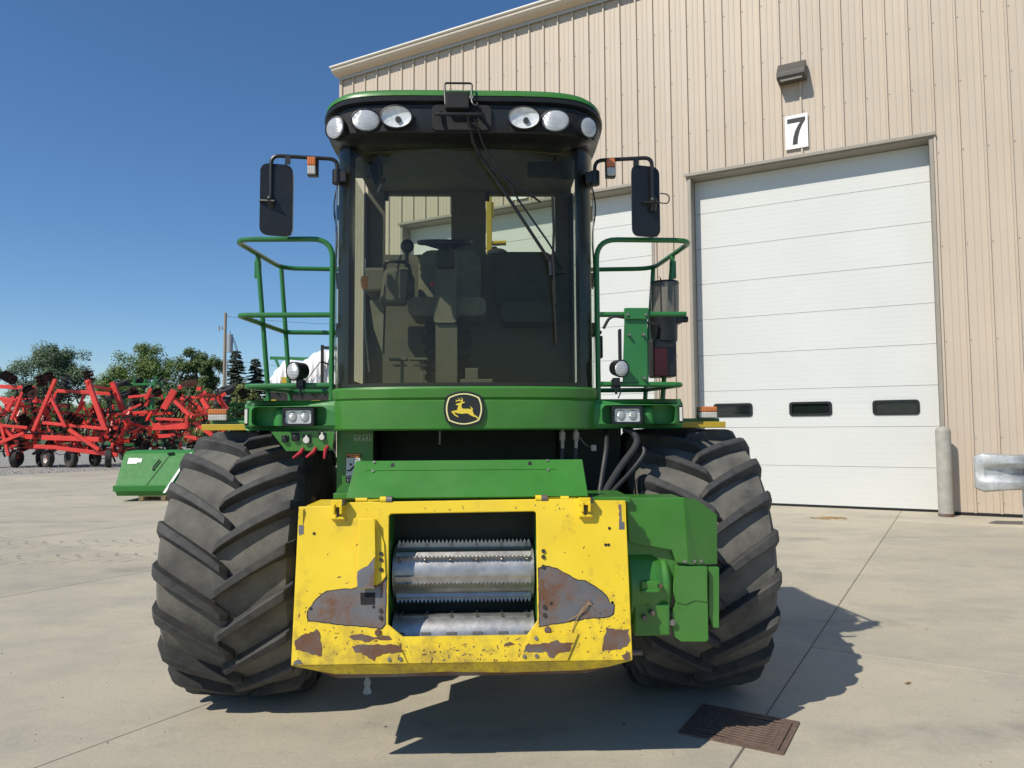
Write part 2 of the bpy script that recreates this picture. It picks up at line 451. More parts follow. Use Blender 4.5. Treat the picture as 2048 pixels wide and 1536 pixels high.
def mat_glass(name, tint, dust, rough=.02, dustc=(.40, .35, .22)):
    m, nt, N, L, bs = nodes_of(name); N.remove(bs)
    out = N['Material Output']
    tr = N.new('ShaderNodeBsdfTransparent'); tr.inputs[0].default_value = (*tint, 1)
    gl = N.new('ShaderNodeBsdfGlossy'); gl.inputs['Roughness'].default_value = rough
    df = N.new('ShaderNodeBsdfDiffuse'); df.inputs[0].default_value = (*dustc, 1)
    lw = N.new('ShaderNodeLayerWeight'); lw.inputs[0].default_value = .5
    frs = mathn(nt, 'MULTIPLY_ADD', mathn(nt, 'POWER', lw.outputs['Facing'], 5.0), .85, .022)
    m1 = N.new('ShaderNodeMixShader'); m2 = N.new('ShaderNodeMixShader')
    v = coords(nt)
    d = mathn(nt, 'MULTIPLY_ADD', ramp(nt, noise(nt, 3, 8, .7, v), .35, .8), dust * .6, dust * .7)
    L.new(d, m1.inputs[0]); L.new(tr.outputs[0], m1.inputs[1]); L.new(df.outputs[0], m1.inputs[2])
    L.new(frs, m2.inputs[0]); L.new(m1.outputs[0], m2.inputs[1]); L.new(gl.outputs[0], m2.inputs[2])
    L.new(m2.outputs[0], out.inputs[0]); return m
M['glass'] = mat_glass('cab_glass', (.80, .85, .77), .016)
M['lens_clear'] = mat_glass('clear_lens', (.96, .97, .97), .02)
M['reservoir'] = mat_glass('dirty_reservoir', (.55, .55, .53), .55, .25, (.26, .25, .22))
M['pane_dark'] = simple('dark_pane', (.010, .013, .013), .08, 0, .2)

def mat_lens(name, c, freq, axis=2, rough=.22):
    m, nt, N, L, bs = nodes_of(name); v = coords(nt)
    sx = nt.nodes.new('ShaderNodeSeparateXYZ'); L.new(v, sx.inputs[0])
    s = mathn(nt, 'SINE', mathn(nt, 'MULTIPLY', sx.outputs[axis], freq))
    c2 = mixc(nt, ramp(nt, noise(nt, 16, 4, .6, v), .35, .65), tuple(q * .72 for q in c), c)
    c2 = mixc(nt, mathn(nt, 'MULTIPLY_ADD', s, .18, .18), c2, tuple(q * .45 for q in c))
    L.new(c2, bs.inputs['Base Color']); bs.inputs['Roughness'].default_value = rough; bs.inputs['Metallic'].default_value = .35
    bs.inputs['Coat Weight'].default_value = .6; bs.inputs['Coat Roughness'].default_value = .05
    bump(nt, bs, s, .35, .004); return m
M['lens_ribbed'] = mat_lens('ribbed_lens', (.80, .82, .84), 900)
M['lens_round'] = mat_lens('round_lens', (.74, .75, .75), 700)
M['lens_amber'] = mat_lens('amber_lens', (.72, .20, .03), 600, 0)
M['lens_frost'] = mat_lens('frosted_lens', (.66, .64, .58), 600, 0)
for k in ('lens_amber', 'lens_frost'):
    M[k].node_tree.nodes['Principled BSDF'].inputs['Metallic'].default_value = 0

def mat_leaf(name, a, b):
    m, nt, N, L, bs = nodes_of(name); v = coords(nt)
    c = mixc(nt, ramp(nt, noise(nt, .9, 4, .6, v), .3, .7), a, b)
    c = mixc(nt, ramp(nt, noise(nt, 7, 2, .5, v), .3, .75), c, tuple(q * .6 for q in a))
    L.new(c, bs.inputs['Base Color']); bs.inputs['Roughness'].default_value = .6
    tr = N.new('ShaderNodeBsdfTranslucent'); L.new(c, tr.inputs[0])
    mx = N.new('ShaderNodeMixShader'); mx.inputs[0].default_value = .3
    L.new(bs.outputs[0], mx.inputs[1]); L.new(tr.outputs[0], mx.inputs[2]); L.new(mx.outputs[0], N['Material Output'].inputs[0])
    return m
M['leaf1'] = mat_leaf('grey_green_leaves', (.14, .21, .115), (.24, .32, .17))
M['leaf2'] = mat_leaf('yellow_green_leaves', (.15, .24, .055), (.28, .37, .09))
M['leaf3'] = mat_leaf('dark_green_leaves', (.105, .175, .05), (.20, .265, .075))
M['leaf4'] = mat_leaf('bush_leaves', (.19, .23, .06), (.31, .34, .095))
M['needle'] = mat_leaf('spruce_needles', (.12, .16, .115), (.22, .27, .19))
M['tread'] = simple('tread_plate', (.035, .14, .05), .5, .1, .1, 6, 0, 80, .4, (.22, .22, .17))
def tread_bump():
    nt = M['tread'].node_tree; bs = nt.nodes['Principled BSDF']
    vo = nt.nodes.new('ShaderNodeTexVoronoi'); vo.inputs['Scale'].default_value = 38
    nt.links.new(coords(nt), vo.inputs['Vector']); bump(nt, bs, vo.outputs['Distance'], .8, .01)
tread_bump()

# ------------------------------------------------------------------ ground
o = MB().add([(-900, -300, -.075), (900, -300, -.075), (900, 1500, -.075), (-900, 1500, -.075)], [(0, 1, 2, 3)]).build('ground', M['grass'], smooth=0)
struct(o)
GT = Vector((math.cos(RAD(-31)), math.sin(RAD(-31)), 0)); GD = Vector((-GT.y, GT.x, 0))
def gp(s, r, z=0): p = GT * s + GD * r; return (p.x, p.y, z)
o = MB().add([gp(-95, -10, -.03), gp(-32.0, -10, -.03), gp(-32.0, 60, -.03), gp(45, 60, -.03), gp(45, 110, -.03), gp(-95, 110, -.03)], [(0, 1, 2, 5), (2, 3, 4, 5)]).build('gravel_yard', M['gravel'], smooth=0)
struct(o)
pav = MB().add([gp(-32.3, -12, -.0045), gp(20, -12, -.0045), gp(20, 62, -.0045), gp(-32.3, 62, -.0045)], [(0, 1, 2, 3)]).build('concrete_yard', M['joint'], smooth=0)
struct(pav)
SS = [-32.4, -28.8, -25.2, -21.6, -17.4, -13.0, -8.6, -4.12, -1.05, 2.6, 6.2, 9.8, 13.4, 17.0]
RR = [-11.7, -7.2, -2.7, 1.8, 6.27, 10.8, 15.3, 19.8, 24.3, 28.8, 33.3, 37.8, 42.3, 46.8, 51.3, 55.8, 60.3]
g = .003
for i in range(len(SS) - 1):
    for j in range(len(RR) - 1):
        if RR[j] > 18 and SS[i] > -12: continue
        a, b, c, d = SS[i] + g, SS[i + 1] - g, RR[j] + g, RR[j + 1] - g
        rnd = random.Random(i * 31 + j); dz = rnd.uniform(-.0015, .0015)
        e = .004
        mb = MB(); w = a + b
        top = [gp(a + e, c + e, dz), gp(b - e, c + e, dz), gp(b - e, d - e, dz), gp(a + e, d - e, dz)]
        low = [gp(a, c, -.007), gp(b, c, -.007), gp(b, d, -.007), gp(a, d, -.007)]
        bot = [gp(a, c, -.05), gp(b, c, -.05), gp(b, d, -.05), gp(a, d, -.05)]
        mb.add(top + low + bot, [(0, 1, 2, 3)] + [(k + 4, (k + 1) % 4 + 4, (k + 1) % 4, k) for k in range(4)] + [(k + 8, (k + 1) % 4 + 8, (k + 1) % 4 + 4, k + 4) for k in range(4)])
        mb.build('concrete_slab', M['concrete'], pav, smooth=0)
# loose grit and crumbs lying on the slabs
rnd = random.Random(5); mb = MB()
for k in range(900):
    x = rnd.uniform(-4, 5); y = rnd.uniform(3.2, 13); s = rnd.uniform(.002, .006) * (1.6 if rnd.random() < .08 else 1)
    v = [(x + s * math.cos(a + k), y + s * math.sin(a + k) * .8, .0015) for a in (0, 2.1, 4.2)] + [(x, y, .0015 + s * .8)]
    mb.add(v, [(0, 1, 3), (1, 2, 3), (2, 0, 3)])
o = mb.build('grit', simple('grit', (.16, .13, .095), .9, 0, .5, 3), smooth=0); stuff(o); o['label'] = 'fine grit scattered on the concrete'
# gravel stones along the near edge of the gravel yard
mb = MB()
for k in range(6000):
    s = -32.5 - abs(rnd.gauss(0, 5)); r = rnd.uniform(3, 60); q = rnd.uniform(.02, .06)
    p = Vector(gp(s, r, -.03)); a0 = rnd.uniform(0, 6)
    v = [p + Vector((q * math.cos(a0 + t), q * math.sin(a0 + t), 0)) for t in (0, 1.6, 3.1, 4.7)] + [p + Vector((0, 0, q * .9))]
    mb.add(v, [(0, 1, 4), (1, 2, 4), (2, 3, 4), (3, 0, 4)])
o = mb.build('gravel_stones', M['gravel'], smooth=0); stuff(o); o['label'] = 'loose grey gravel stones along the yard edge'

# ------------------------------------------------------------------ workshop building
WALL_RZ = RAD(-28.5)
bld = thing('workshop_building', 'tall beige ribbed metal workshop with two white roll-up doors', 'building', (8.664, 14.516, 0), WALL_RZ)
# local frame: x along the wall, y into the building, z up
EAVE = 12.43
def siding_mesh(w, h):
    pts = [(0, 0), (.012, -.047), (.048, -.047), (.060, 0)]
    for c in (.36, .68):
        a = .057 + (w - .057) * c
        pts += [(a - .022, 0), (a - .012, -.007), (a + .012, -.007), (a + .022, 0)]
    pts.append((w, 0))
    mb = MB(); mb.grid([[(x, y, 0) for x, y in pts], [(x, y, h) for x, y in pts]])
    return mb.mesh('siding_panel', M['siding'], smooth=20)
cache = {}; screws = MB(); holder = {}
def strip(s0, s1, n, z0):
    w = (s1 - s0) / n
    for k in range(n):
        key = (round(w, 3), z0)
        if key not in cache: cache[key] = siding_mesh(w, EAVE - z0)
        inst('siding_panel', cache[key], bld, Matrix.Translation((s0 + k * w, 0, z0)))
        for zz in (.25, 1.5, 3.4, 5.3, 7.2, 8.6, 9.9, 11.2, 12.2):
            if zz > z0 + .1: screws.obox((s0 + k * w + .085, -.005, zz + random.uniform(-.01, .01)), (.02, .012, .02))
strip(-15.73, -13.46, 5, .055); strip(-13.46, -5.97, 18, 7.60); strip(-5.97, -5.16, 2, .055); strip(-5.16, -.17, 12, 7.60); strip(-.17, 8.33, 20, .055)
o = screws.build('siding_screws', M['trim'], bld, smooth=0); stuff(o)
mb = MB()
for a, b in ((-15.73, -13.46), (-5.97, -5.16), (-.17, 8.33)):
    mb.box(a, b, -.02, .12, -.04, .06)
mb.build('base_shade_strip', M['black_matt'], bld, smooth=0)  # matt black strip paints the shadow line under the siding
MB().box(-15.77, -15.66, -.055, .06, .1, EAVE).build('corner_trim', M['siding'], bld, smooth=0, bevel=.01)
# shell of the building behind the wall
mb = MB()
mb.box(-15.72, -15.66, .06, 16, 0, EAVE).box(8.27, 8.33, .06, 16, 0, EAVE).box(-15.72, 8.33, 15.94, 16, 0, EAVE)
mb.box(-15.66, 8.27, .5, 15.94, 0, .02)
mb.build('side_walls', M['siding'], bld, smooth=0)
mb = MB(); mb.prism([(.01, 12.69), (8, 14.67), (16.3, 12.69), (16.3, 12.57), (8, 14.52), (.01, 12.57)], lambda y, z: (-15.8, y, z), lambda y, z: (8.5, y, z))
mb.build('roof', M['gutter_edge'], bld, smooth=0)
# eave: fascia with a rolled gutter edge, blue-grey trim below it
mb = MB(); mb.prism([(-.10, 12.44), (-.30, 12.48), (-.36, 12.55), (-.36, 12.625), (0, 12.625), (0, 12.44)], lambda y, z: (-15.82, y, z), lambda y, z: (8.5, y, z))
mb.build('fascia', M['fascia'], bld, smooth=0, bevel=.012)
mb = MB(); mb.prism([(-.37, 12.627), (-.41, 12.64), (-.41, 12.68), (-.36, 12.70), (0, 12.70), (0, 12.627)], lambda y, z: (-15.86, y, z), lambda y, z: (8.5, y, z))
mb.build('gutter', M['gutter_edge'], bld, smooth=0, bevel=.012)
MB().box(-15.73, 8.3, -.075, -.056, 12.36, 12.435).build('grey_trim', M['soffit_trim'], bld, smooth=0)

def roll_door(s0, s1, wins, label):
    d = bpy.data.objects.new('door_frame', None)
    # jambs, lintel and sill trim belong to the building; the sections hang 0.35 m behind the wall face
    mb = MB(); mb.box(s0, s0 + .07, -.03, .40, 0, 7.60).box(s1 - .07, s1, -.03, .40, 0, 7.60).box(s0 + .07, s1 - .07, -.03, .40, 7.53, 7.60)
    mb.box(s0 - .05, s1 + .05, -.09, -.031, 7.56, 7.63)
    fr = mb.build('door_frame', M['trim'], bld, smooth=0, bevel=.006, label=label)
    a, b = s0 + .075, s1 - .075; H = .838
    for k in range(9):
        z0 = .05 + k * H
        top = min(z0 + H - .007, 7.52)
        if k == 2:
            polys = [[(a, z0), (b, z0), (b, top), (a, top)]]
            for wc in wins: polys.append(rrect(wc - .40, wc + .40, 1.985, 2.255, .05)[::-1])
            mb = MB(); mb.prism(polys, lambda x, z: (x, .35, z), lambda x, z: (x, .40, z))
        else:
            mb = MB(); mb.box(a, b, .35, .40, z0, top)
        mb.build('door_section', M['door'], fr, smooth=0, bevel=.004)
    for wc in wins:
        mb = MB(); mb.prism([rrect(wc - .435, wc + .435, 1.965, 2.275, .07), rrect(wc - .375, wc + .375, 2.015, 2.225, .035)[::-1]], lambda x, z: (x, .325, z), lambda x, z: (x, .349, z))
        mb.build('window_frame', M['black'], fr, smooth=30, bevel=.006)
        MB().box(wc - .40, wc + .40, .372, .38, 1.99, 2.25).build('window_pane', M['pane_dark'], fr, smooth=0)
    MB().box(a, b, .345, .41, 0.0, .052).build('bottom_seal', M['black_matt'], fr, smooth=0)
    # matt black sheet paints the dark space behind the panes
    MB().box(a, b, .95, 1.0, 0, 7.6).build('dark_backing', M['black_matt'], fr, smooth=0)
roll_door(-5.16, -.17, [-4.32, -2.67, -1.02], 'white sectional door with three dark windows, number 7 above it')
roll_door(-13.46, -5.97, [-12.4, -10.7, -9.0, -7.2], 'wide white sectional door behind the harvester')

def number_sign(cx, z0, poly_list, label):
    t = thing('number_sign', label, 'sign', tuple(bld.matrix_basis @ Vector((0, 0, 0))), WALL_RZ, 'bay number signs')
    MB().box(cx - .235, cx + .235, -.062, -.044, z0, z0 + .75).build('plate', M['sign_white'], t, smooth=0, bevel=.003)
    mb = MB()
    for p in poly_list: mb.prism([[(cx + x, z0 + z) for x, z in q] for q in p], lambda x, z: (x, -.0655, z), lambda x, z: (x, -.0622, z))
    mb.build('digit', M['sign_black'], t, smooth=0)
    mb = MB()
    for sx in (-.20, .20):
        for zz in (.03, .72): mb.cyl((cx + sx, -.066, z0 + zz), (cx + sx, -.06, z0 + zz), .008, seg=8)
    mb.build('screws', M['bolt'], t)
bld.matrix_basis = Matrix.Translation((8.664, 14.516, 0)) @ Matrix.Rotation(WALL_RZ, 4, 'Z')
seven = [(-.185, .675), (.185, .675), (.185, .60), (.12, .50), (.07, .39), (.03, .24), (.015, .09), (-.085, .09), (-.07, .24), (-.03, .38), (.03, .50), (.085, .575), (-.185, .575)]
number_sign(-2.735, 7.78, [[seven]], 'white plate with a black 7 above the right-hand door')
def ring6():
    c, r1, r2 = (0, .27), .185, .085
    outer = [(c[0] + r1 * math.cos(t), c[1] + r1 * math.sin(t)) for t in (2 * math.pi * k / 28 for k in range(28))]
    inner = [(c[0] + r2 * math.cos(t), c[1] + r2 * math.sin(t)) for t in (2 * math.pi * k / 20 for k in range(20))][::-1]
    stem = [(-.185, .28), (-.16, .46), (-.09, .60), (.02, .67), (.14, .66), (.15, .58), (.04, .58), (-.03, .53), (-.08, .42), (-.09, .30)]
    return [[outer, inner], [stem]]
number_sign(-9.58, 7.72, ring6()[:1] + [[ring6()[1][0]]], 'white number plate glimpsed through the cab rear window')

def wall_light(cx, z):
    t = thing('wall_light', 'bronze wedge wall light mounted above the number 7 plate', 'wall light', (8.664, 14.516, 0), WALL_RZ)
    mb = MB(); mb.prism([(-.044, .0), (-.044, .40), (-.16, .42), (-.40, .14), (-.40, .05), (-.36, .0)], lambda y, zz: (cx - .29, y, z + zz), lambda y, zz: (cx + .29, y, z + zz))
    mb.build('housing', M['lamp_bronze'], t, smooth=0, bevel=.012)
    MB().box(cx - .22, cx + .22, -.35, -.27, z - .012, z + .003).build('diffuser', M['decal_white'], t, smooth=0, bevel=.003)
wall_light(-2.78, 9.25)

# ------------------------------------------------------------------ bollard and guardrail
t = thing('bollard', 'grey rounded-top steel bollard at the right door jamb', 'bollard', (8.30, 14.30, 0))
mb = MB(); prof = [(.132, 0), (.132, 1.62), (.127, 1.66), (.10, 1.695), (.06, 1.715), (0.001, 1.72)]
mb.lathe(prof, Matrix.Rotation(RAD(-90), 4, 'Y'), 32)
mb.build('post', M['bollard'], t, smooth=40)
mb = MB(); mb.lathe([(.135, .0), (.137, .035), (.133, .06)], Matrix.Rotation(RAD(-90), 4, 'Y'), 32); mb.build('rust_ring', M['rust'], t)

t = thing('guardrail', 'galvanised corrugated guardrail with flared end by the siding', 'guardrail', (8.75, 12.66, 0), 0)
wsec = [(-.30, .03), (-.27, -.07), (-.16, -.11), (-.12, -.08), (-.045, .05), (.045, .05), (.12, -.08), (.16, -.11), (.27, -.07), (.30, .03)]
mb = MB(); zc = .93
dirv = Vector((1, -.12, 0)).normalized(); nv = Vector((-dirv.y, dirv.x, 0))
def wrow(s, k=1.0, ex=1.0, dy=0): return [dirv * s + nv * (y * k + dy) + Vector((0, 0, zc + z * ex)) for z, y in wsec]
mb.grid([wrow(-.10), wrow(.6), wrow(4.2)])
o = mb.build('rail_beam', M['galv'], t, smooth=25); sm = o.modifiers.new('s', 'SOLIDIFY'); sm.thickness = .006
mb = MB(); mb.grid([wrow(-.80, .10, .86, .10), wrow(-.77, .15, .98, .06), wrow(-.68, .3, 1.12, .0), wrow(-.45, .7, 1.06, -.012), wrow(-.30, 1.0, 1.01, -.014), wrow(-.05, 1.02, 1.0, -.014)])
o = mb.build('flared_end', M['galv'], t, smooth=30); sm = o.modifiers.new('s', 'SOLIDIFY'); sm.thickness = .006
for s in (.10, 2.2):
    p = dirv * s + nv * .12
    mb = MB(); mb.obox((p.x, p.y, .62), (.18, .16, 1.24)); mb.build('post', M['galv'], t, smooth=0, bevel=.006)
    p = dirv * s + nv * .035
mb = MB()
for s, z in ((-.18, .14), (-.18, -.14), (.12, 0), (.05, .14)):
    p = dirv * s + nv * -.075; mb.cyl((p.x, p.y - .02, zc + z), (p.x, p.y + .01, zc + z), .02, seg=8)
mb.build('bolts', M['bolt'], t)

# ------------------------------------------------------------------ drain grate
t = thing('drain_grate', 'rusty brown square drain grate set in the concrete', 'drain grate', (1.295, 4.355, 0), RAD(-30.5))
mb = MB(); mb.prism([rrect(-.285, .285, -.25, .25, .01), rrect(-.255, .255, -.222, .222, .008)[::-1]], lambda x, y: (x, y, .009), lambda x, y: (x, y, -.004)); mb.build('frame', M['cast_iron'], t, smooth=0, bevel=.002)
mb = MB(); mb.prism([rrect(-.248, .248, -.215, .215, .008), rrect(-.205, .205, -.185, .185, .01)[::-1]], lambda x, y: (x, y, .0075), lambda x, y: (x, y, .002)); mb.build('grate_rim', M['cast_iron'], t, smooth=0, bevel=.002)
MB().box(-.25, .25, -.217, .217, .0025, .0035).build('sump_shade', M['black_matt'], t, smooth=0)  # flat black sheet paints the darkness seen between the bars
bar = MB()
rows = []
for k in range(13):
    x = -.208 + .416 * k / 12; off = .010 * math.sin(k / 12 * math.pi * 2)
    rows.append([(x, -.0115 + off, .0036), (x, -.0095 + off, .0075), (x, .0095 + off, .0075), (x, .0115 + off, .0036)])
bar.grid(rows); bm_ = bar.mesh('bar', M['cast_iron'], smooth=25)
for k in range(10): inst('bar', bm_, t, Matrix.Translation((0, -.160 + k * .0356, 0)))

# faint chevron prints left by a lugged tyre rolling across the yard
def print_mat():
    m, nt, N, L, bs = nodes_of('tyre_print'); bs.inputs['Base Color'].default_value = (.17, .16, .135, 1); bs.inputs['Roughness'].default_value = .9
    tr = N.new('ShaderNodeBsdfTransparent'); mx = N.new('ShaderNodeMixShader'); p = wpos(nt)
    L.new(mathn(nt, 'MULTIPLY', ramp(nt, noise(nt, 9, 7, .75, p), .42, .66), .62), mx.inputs[0]); L.new(tr.outputs[0], mx.inputs[1]); L.new(bs.outputs[0], mx.inputs[2]); L.new(mx.outputs[0], N['Material Output'].inputs[0])
    return m
tp = bpy.data.objects.new('tyre_prints', None); mb = MB()
d_ = Vector((1, .10, 0)).normalized(); n_ = Vector((-d_.y, d_.x, 0))
for row, (p0, cnt) in enumerate((((-8.6, 9.9), 15), ((-8.3, 11.3), 13), ((-4.6, 4.6), 5))):
    for k in range(cnt):
        c = Vector((p0[0], p0[1], .0028)) + d_ * (.26 * k)
        for sd in (-1, 1):
            a = c + n_ * (.03 * sd) + d_ * (.13 if sd > 0 else 0); b = a + n_ * (.36 * sd) - d_ * .22; m_ = (a + b) / 2 - d_ * .05; w_ = d_ * .045
            mb.add([a, a + w_, m_ + w_, m_, b, b + w_ * 1.2], [(0, 1, 2, 3), (3, 2, 5, 4)])
o = mb.build('tyre_prints', print_mat(), pav, smooth=0); stuff(o); bpy.data.objects.remove(tp)
# small things on the floor
mb = MB(); rnd = random.Random(3)
for k in range(60):
    a = rnd.uniform(0, 6.28); r = rnd.random() ** .7; x = .34 * r * math.cos(a); y = .17 * r * math.sin(a); b = rnd.uniform(0, 3.1); l = rnd.uniform(.03, .09)
    mb.cyl((x - l * math.cos(b), y - l * math.sin(b), .006), (x + l * math.cos(b), y + l * math.sin(b), rnd.uniform(.008, .02)), .006, seg=4)
q = Vector((5.95, 14.1, .0))
o = mb.build('straw_debris', M['straw']); o.location = q; tag(o, 'small scatter of brown straw on concrete before the right door', 'straw'); stuff(o)
mb = MB(); rnd = random.Random(8); mb.add([(0, 0, .012), (.03, .005, .02), (.045, .02, .008), (.02, .028, .016), (-.01, .02, .006)], [(0, 1, 2, 3), (0, 3, 4)])
o = mb.build('dry_leaf', M['straw']); o.location = (2.62, 5.05, 0.0); tag(o, 'dry brown leaf lying on the bright concrete at right', 'leaf')

# ------------------------------------------------------------------ forage harvester
# local frame: x to its left hand as seen from the front (picture right), y rearwards, z up; origin on the ground under the front axle
hv = thing('forage_harvester', 'green and yellow self-propelled forage harvester seen head-on', 'harvester', (-.27, 4.92, 0), RAD(1.8))
CX = -.028

# ---- wheels
def tyre_profile(R, hw, rim):
    p = [(rim, -hw * .80), (rim + .06, -hw * .93), (R - .30, -hw * 1.0), (R - .20, -hw * .985), (R - .118, -hw * .975), (R - .082, -hw * .905), (R - .068, -hw * .58), (R - .060, -hw * .3), (R - .058, 0)]
    return p + [(r, -x) for r, x in p[-2::-1]]
def lug_mesh(R, hw, side, pitch, lugh=.066):
    prof = tyre_profile(R, hw, .4)
    def rad(x):
        x = -abs(x)
        pts = sorted([(b, a) for a, b in prof[4:9]])
        if x <= pts[0][0]: return pts[0][1]
        for (x0, r0), (x1, r1) in zip(pts, pts[1:]):
            if x <= x1: return r0 + (r1 - r0) * (x - x0) / max(1e-6, x1 - x0)
        return pts[-1][1]
    rows = []; n = 13
    for k in range(n + 1):
        t = k / n
        ax = -.045 + (hw * 1.0 + .045) * t                        # from just past the centre line to the shoulder
        ph = (.36 * t ** .88) * (.82 / R) ;                        # lag of the lug around the circumference, radians
        base = rad(ax)
        base = max(base, R - .20) if t > .8 else base
        h = lugh * (1 + .10 * max(0, t - .7) / .3)
        if t > .88: h -= .030 * ((t - .88) / .12) ** 1.5
        tw = (.021 + .012 * t) / R; bw = tw + (.010 + .006 * t + .09 * max(0, t - .8)) / R
        if k == 0: h *= .55; tw *= .8
        row = []
        for dphi, rr in ((-bw, base - .015), (-tw - .003, base + h * .90), (-tw * .86, base + h), (tw * .86, base + h), (tw + .003, base + h * .90), (bw * .9, base - .015)):
            a = ph + dphi
            row.append((side * ax, -rr * math.cos(a), rr * math.sin(a)))
        rows.append(row)
    mb = MB(); mb.grid(rows)
    mb.add(rows[0], [tuple(range(6))]); mb.add(rows[-1], [tuple(range(6))[::-1]])
    me = mb.mesh('lug', M['lug'], smooth=30)
    return me
def wheel_meshes(R, hw, rim):
    mb = MB(); mb.lathe(tyre_profile(R, hw, rim), Matrix.Identity(4), 72); ty = mb.mesh('tyre', M['tyre'], smooth=40)
    mb = MB(); mb.lathe([(rim - .001, -hw * .80), (rim - .03, -hw * .76), (rim - .04, -hw * .3), (.12, -hw * .22), (0.0005, -hw * .22)], Matrix.Identity(4), 40)
    mb.lathe([(rim - .001, hw * .80), (rim - .03, hw * .76), (rim - .04, hw * .3), (.12, hw * .22), (0.0005, hw * .22)], Matrix.Identity(4), 40)
    rm = mb.mesh('rim', M['rim'], smooth=40)
    return ty, rm
def wheel(pos, R, hw, rim, nl, meshes, lugs, off=0.):
    w = inst('wheel', meshes[0], hv, Matrix.Translation(pos))
    inst('rim', meshes[1], w)
    for k in range(nl):
        for s in (0, 1):
            a = 2 * math.pi * (k + (.5 if s else 0)) / nl + off
            inst('lug', lugs[s], w, Matrix.Rotation(-a, 4, 'X'))
    return w
FR, FW = .862, .40
fm = wheel_meshes(FR, FW, .41); fl = (lug_mesh(FR, FW, -1, 0), lug_mesh(FR, FW, 1, 0))
wheel((-1.393 + CX, .22, .858), FR, FW, .41, 20, fm, fl, .06); wheel((1.462 + CX, .22, .858), FR, FW, .41, 20, fm, fl, .10)
rm_ = wheel_meshes(.66, .27, .33); rl = (lug_mesh(.66, .27, -1, 0, .045), lug_mesh(.66, .27, 1, 0, .045))
wheel((-1.36, 3.0, .657), .66, .27, .33, 20, rm_, rl); wheel((1.32, 3.0, .657), .66, .27, .33, 20, rm_, rl)

# ---- chassis, rear body
mb = MB(); mb.cyl((-1.3, .22, .858), (1.26, .22, .858), .14, seg=18); mb.obox((CX, .22, .86), (1.1, .5, .5)); mb.build('front_axle', M['chassis'], hv, bevel=.02)
mb = MB(); mb.box(-.62, .58, .05, 4.3, .72, 1.88).box(-.74, -.62, -.1, 1.2, 1.0, 1.88).box(.58, 1.0, .0, 1.2, 1.05, 1.85).box(-.2, .2, 2.7, 3.3, .5, .75).cyl((-1.3, 3, .657), (1.27, 3, .657), .09, seg=12)
mb.build('chassis', M['chassis'], hv, smooth=0, bevel=.02)
mb = MB(); mb.prism([(1.0, 1.72), (4.6, 1.5), (4.7, 1.9), (4.5, 2.55), (3.6, 2.85), (1.5, 2.95), (1.0, 2.9)], lambda y, z: (CX - .72, y, z), lambda y, z: (CX + .72, y, z)); mb.build('engine_hood', M['green'], hv, smooth=0, bevel=.04)
# spout seen through the rear window
mb = MB(); mb.box(.100, .148, 1.35, 1.42, 2.9, 3.78).box(.145, .165, 1.36, 1.40, 3.55, 3.68); mb.build('spout_ladder', M['yellow_part'], hv, smooth=0, bevel=.006)
mb = MB(); mb.cyl((.15, 1.38, 3.32), (.27, 1.38, 3.325), .022, seg=10).cyl((.15, 1.38, 3.32), (.10, 1.36, 3.27), .01, seg=8); mb.build('spout_handle', M['yellow_part'], hv)
mb = MB(); mb.ball((.19, 1.4, 3.23), (.10, .1, .05)).cyl((.17, 1.38, 3.2), (.17, 1.38, 3.29), .022, seg=8); mb.build('spout_base', M['black_matt'], hv)

# ---- feed housing and intake frame
TS = .1875
def Hy(z): return -1.25 + (z - .54) * TS
nrm = Vector((0, -1, TS)).normalized()
def HP(d): return lambda x, z: tuple(Vector((x, Hy(z), z)) + nrm * d)
outer = [(-.846, .585), (.815, .585), (.818, 1.349), (.62, 1.352), (.60, 1.362), (-.62, 1.352), (-.64, 1.336), (-.853, 1.333)]
hole = [(-.395, 1.283), (-.385, 1.293), (.345, 1.299), (.355, 1.290), (.352, .775), (.300, .708), (-.310, .708), (-.384, .765)]
mb = MB(); mb.prism([outer, hole], HP(0), HP(-.022))
fr = mb.build('intake_frame', M['yellow'], hv, smooth=0, bevel=.004)
mb = MB(); mb.box(-.846, -.826, -1.12, -.70, .60, 1.32).box(.795, .815, -1.12, -.70, .60, 1.335).box(-.82, .79, -1.07, -.75, 1.315, 1.335)
mb.build('frame_return', M['yellow'], fr, smooth=0)
# folded lower lip
lipT = [(-.846, .583), (.815, .583)]
mb = MB(); mb.prism([(-.845, .583), (.813, .583), (.700, .548), (.570, .530), (.2, .523), (-.1, .534), (-.35, .526), (-.64, .530), (-.745, .556)], lambda x, z: (x, Hy(.583) + .004 + (.583 - z) * .6, z), lambda x, z: (x, Hy(.583) + .02 + (.583 - z) * .6, z + .006))
mb.build('lower_lip', M['yellow'], fr, smooth=0)
mb = MB(); mb.prism([(-.745, .552), (-.64, .532), (-.35, .530), (-.1, .538), (.2, .528), (.570, .534), (.695, .544), (.60, .510), (.2, .505), (-.2, .507), (-.63, .502)], lambda x, z: (x, Hy(.583) + .013 + (.583 - z) * .6, z), lambda x, z: (x, Hy(.583) + .026 + (.583 - z) * .6, z + .006))
mb.build('lip_edge', M['rust'], fr, smooth=0)
mb = MB(); mb.prism([(-.84, .58), (-.60, .515), (.57, .515), (.80, .58)], lambda x, z: (x, -1.0, z), lambda x, z: (x, -.7, z)); mb.build('frame_floor', M['rust'], fr, smooth=0)
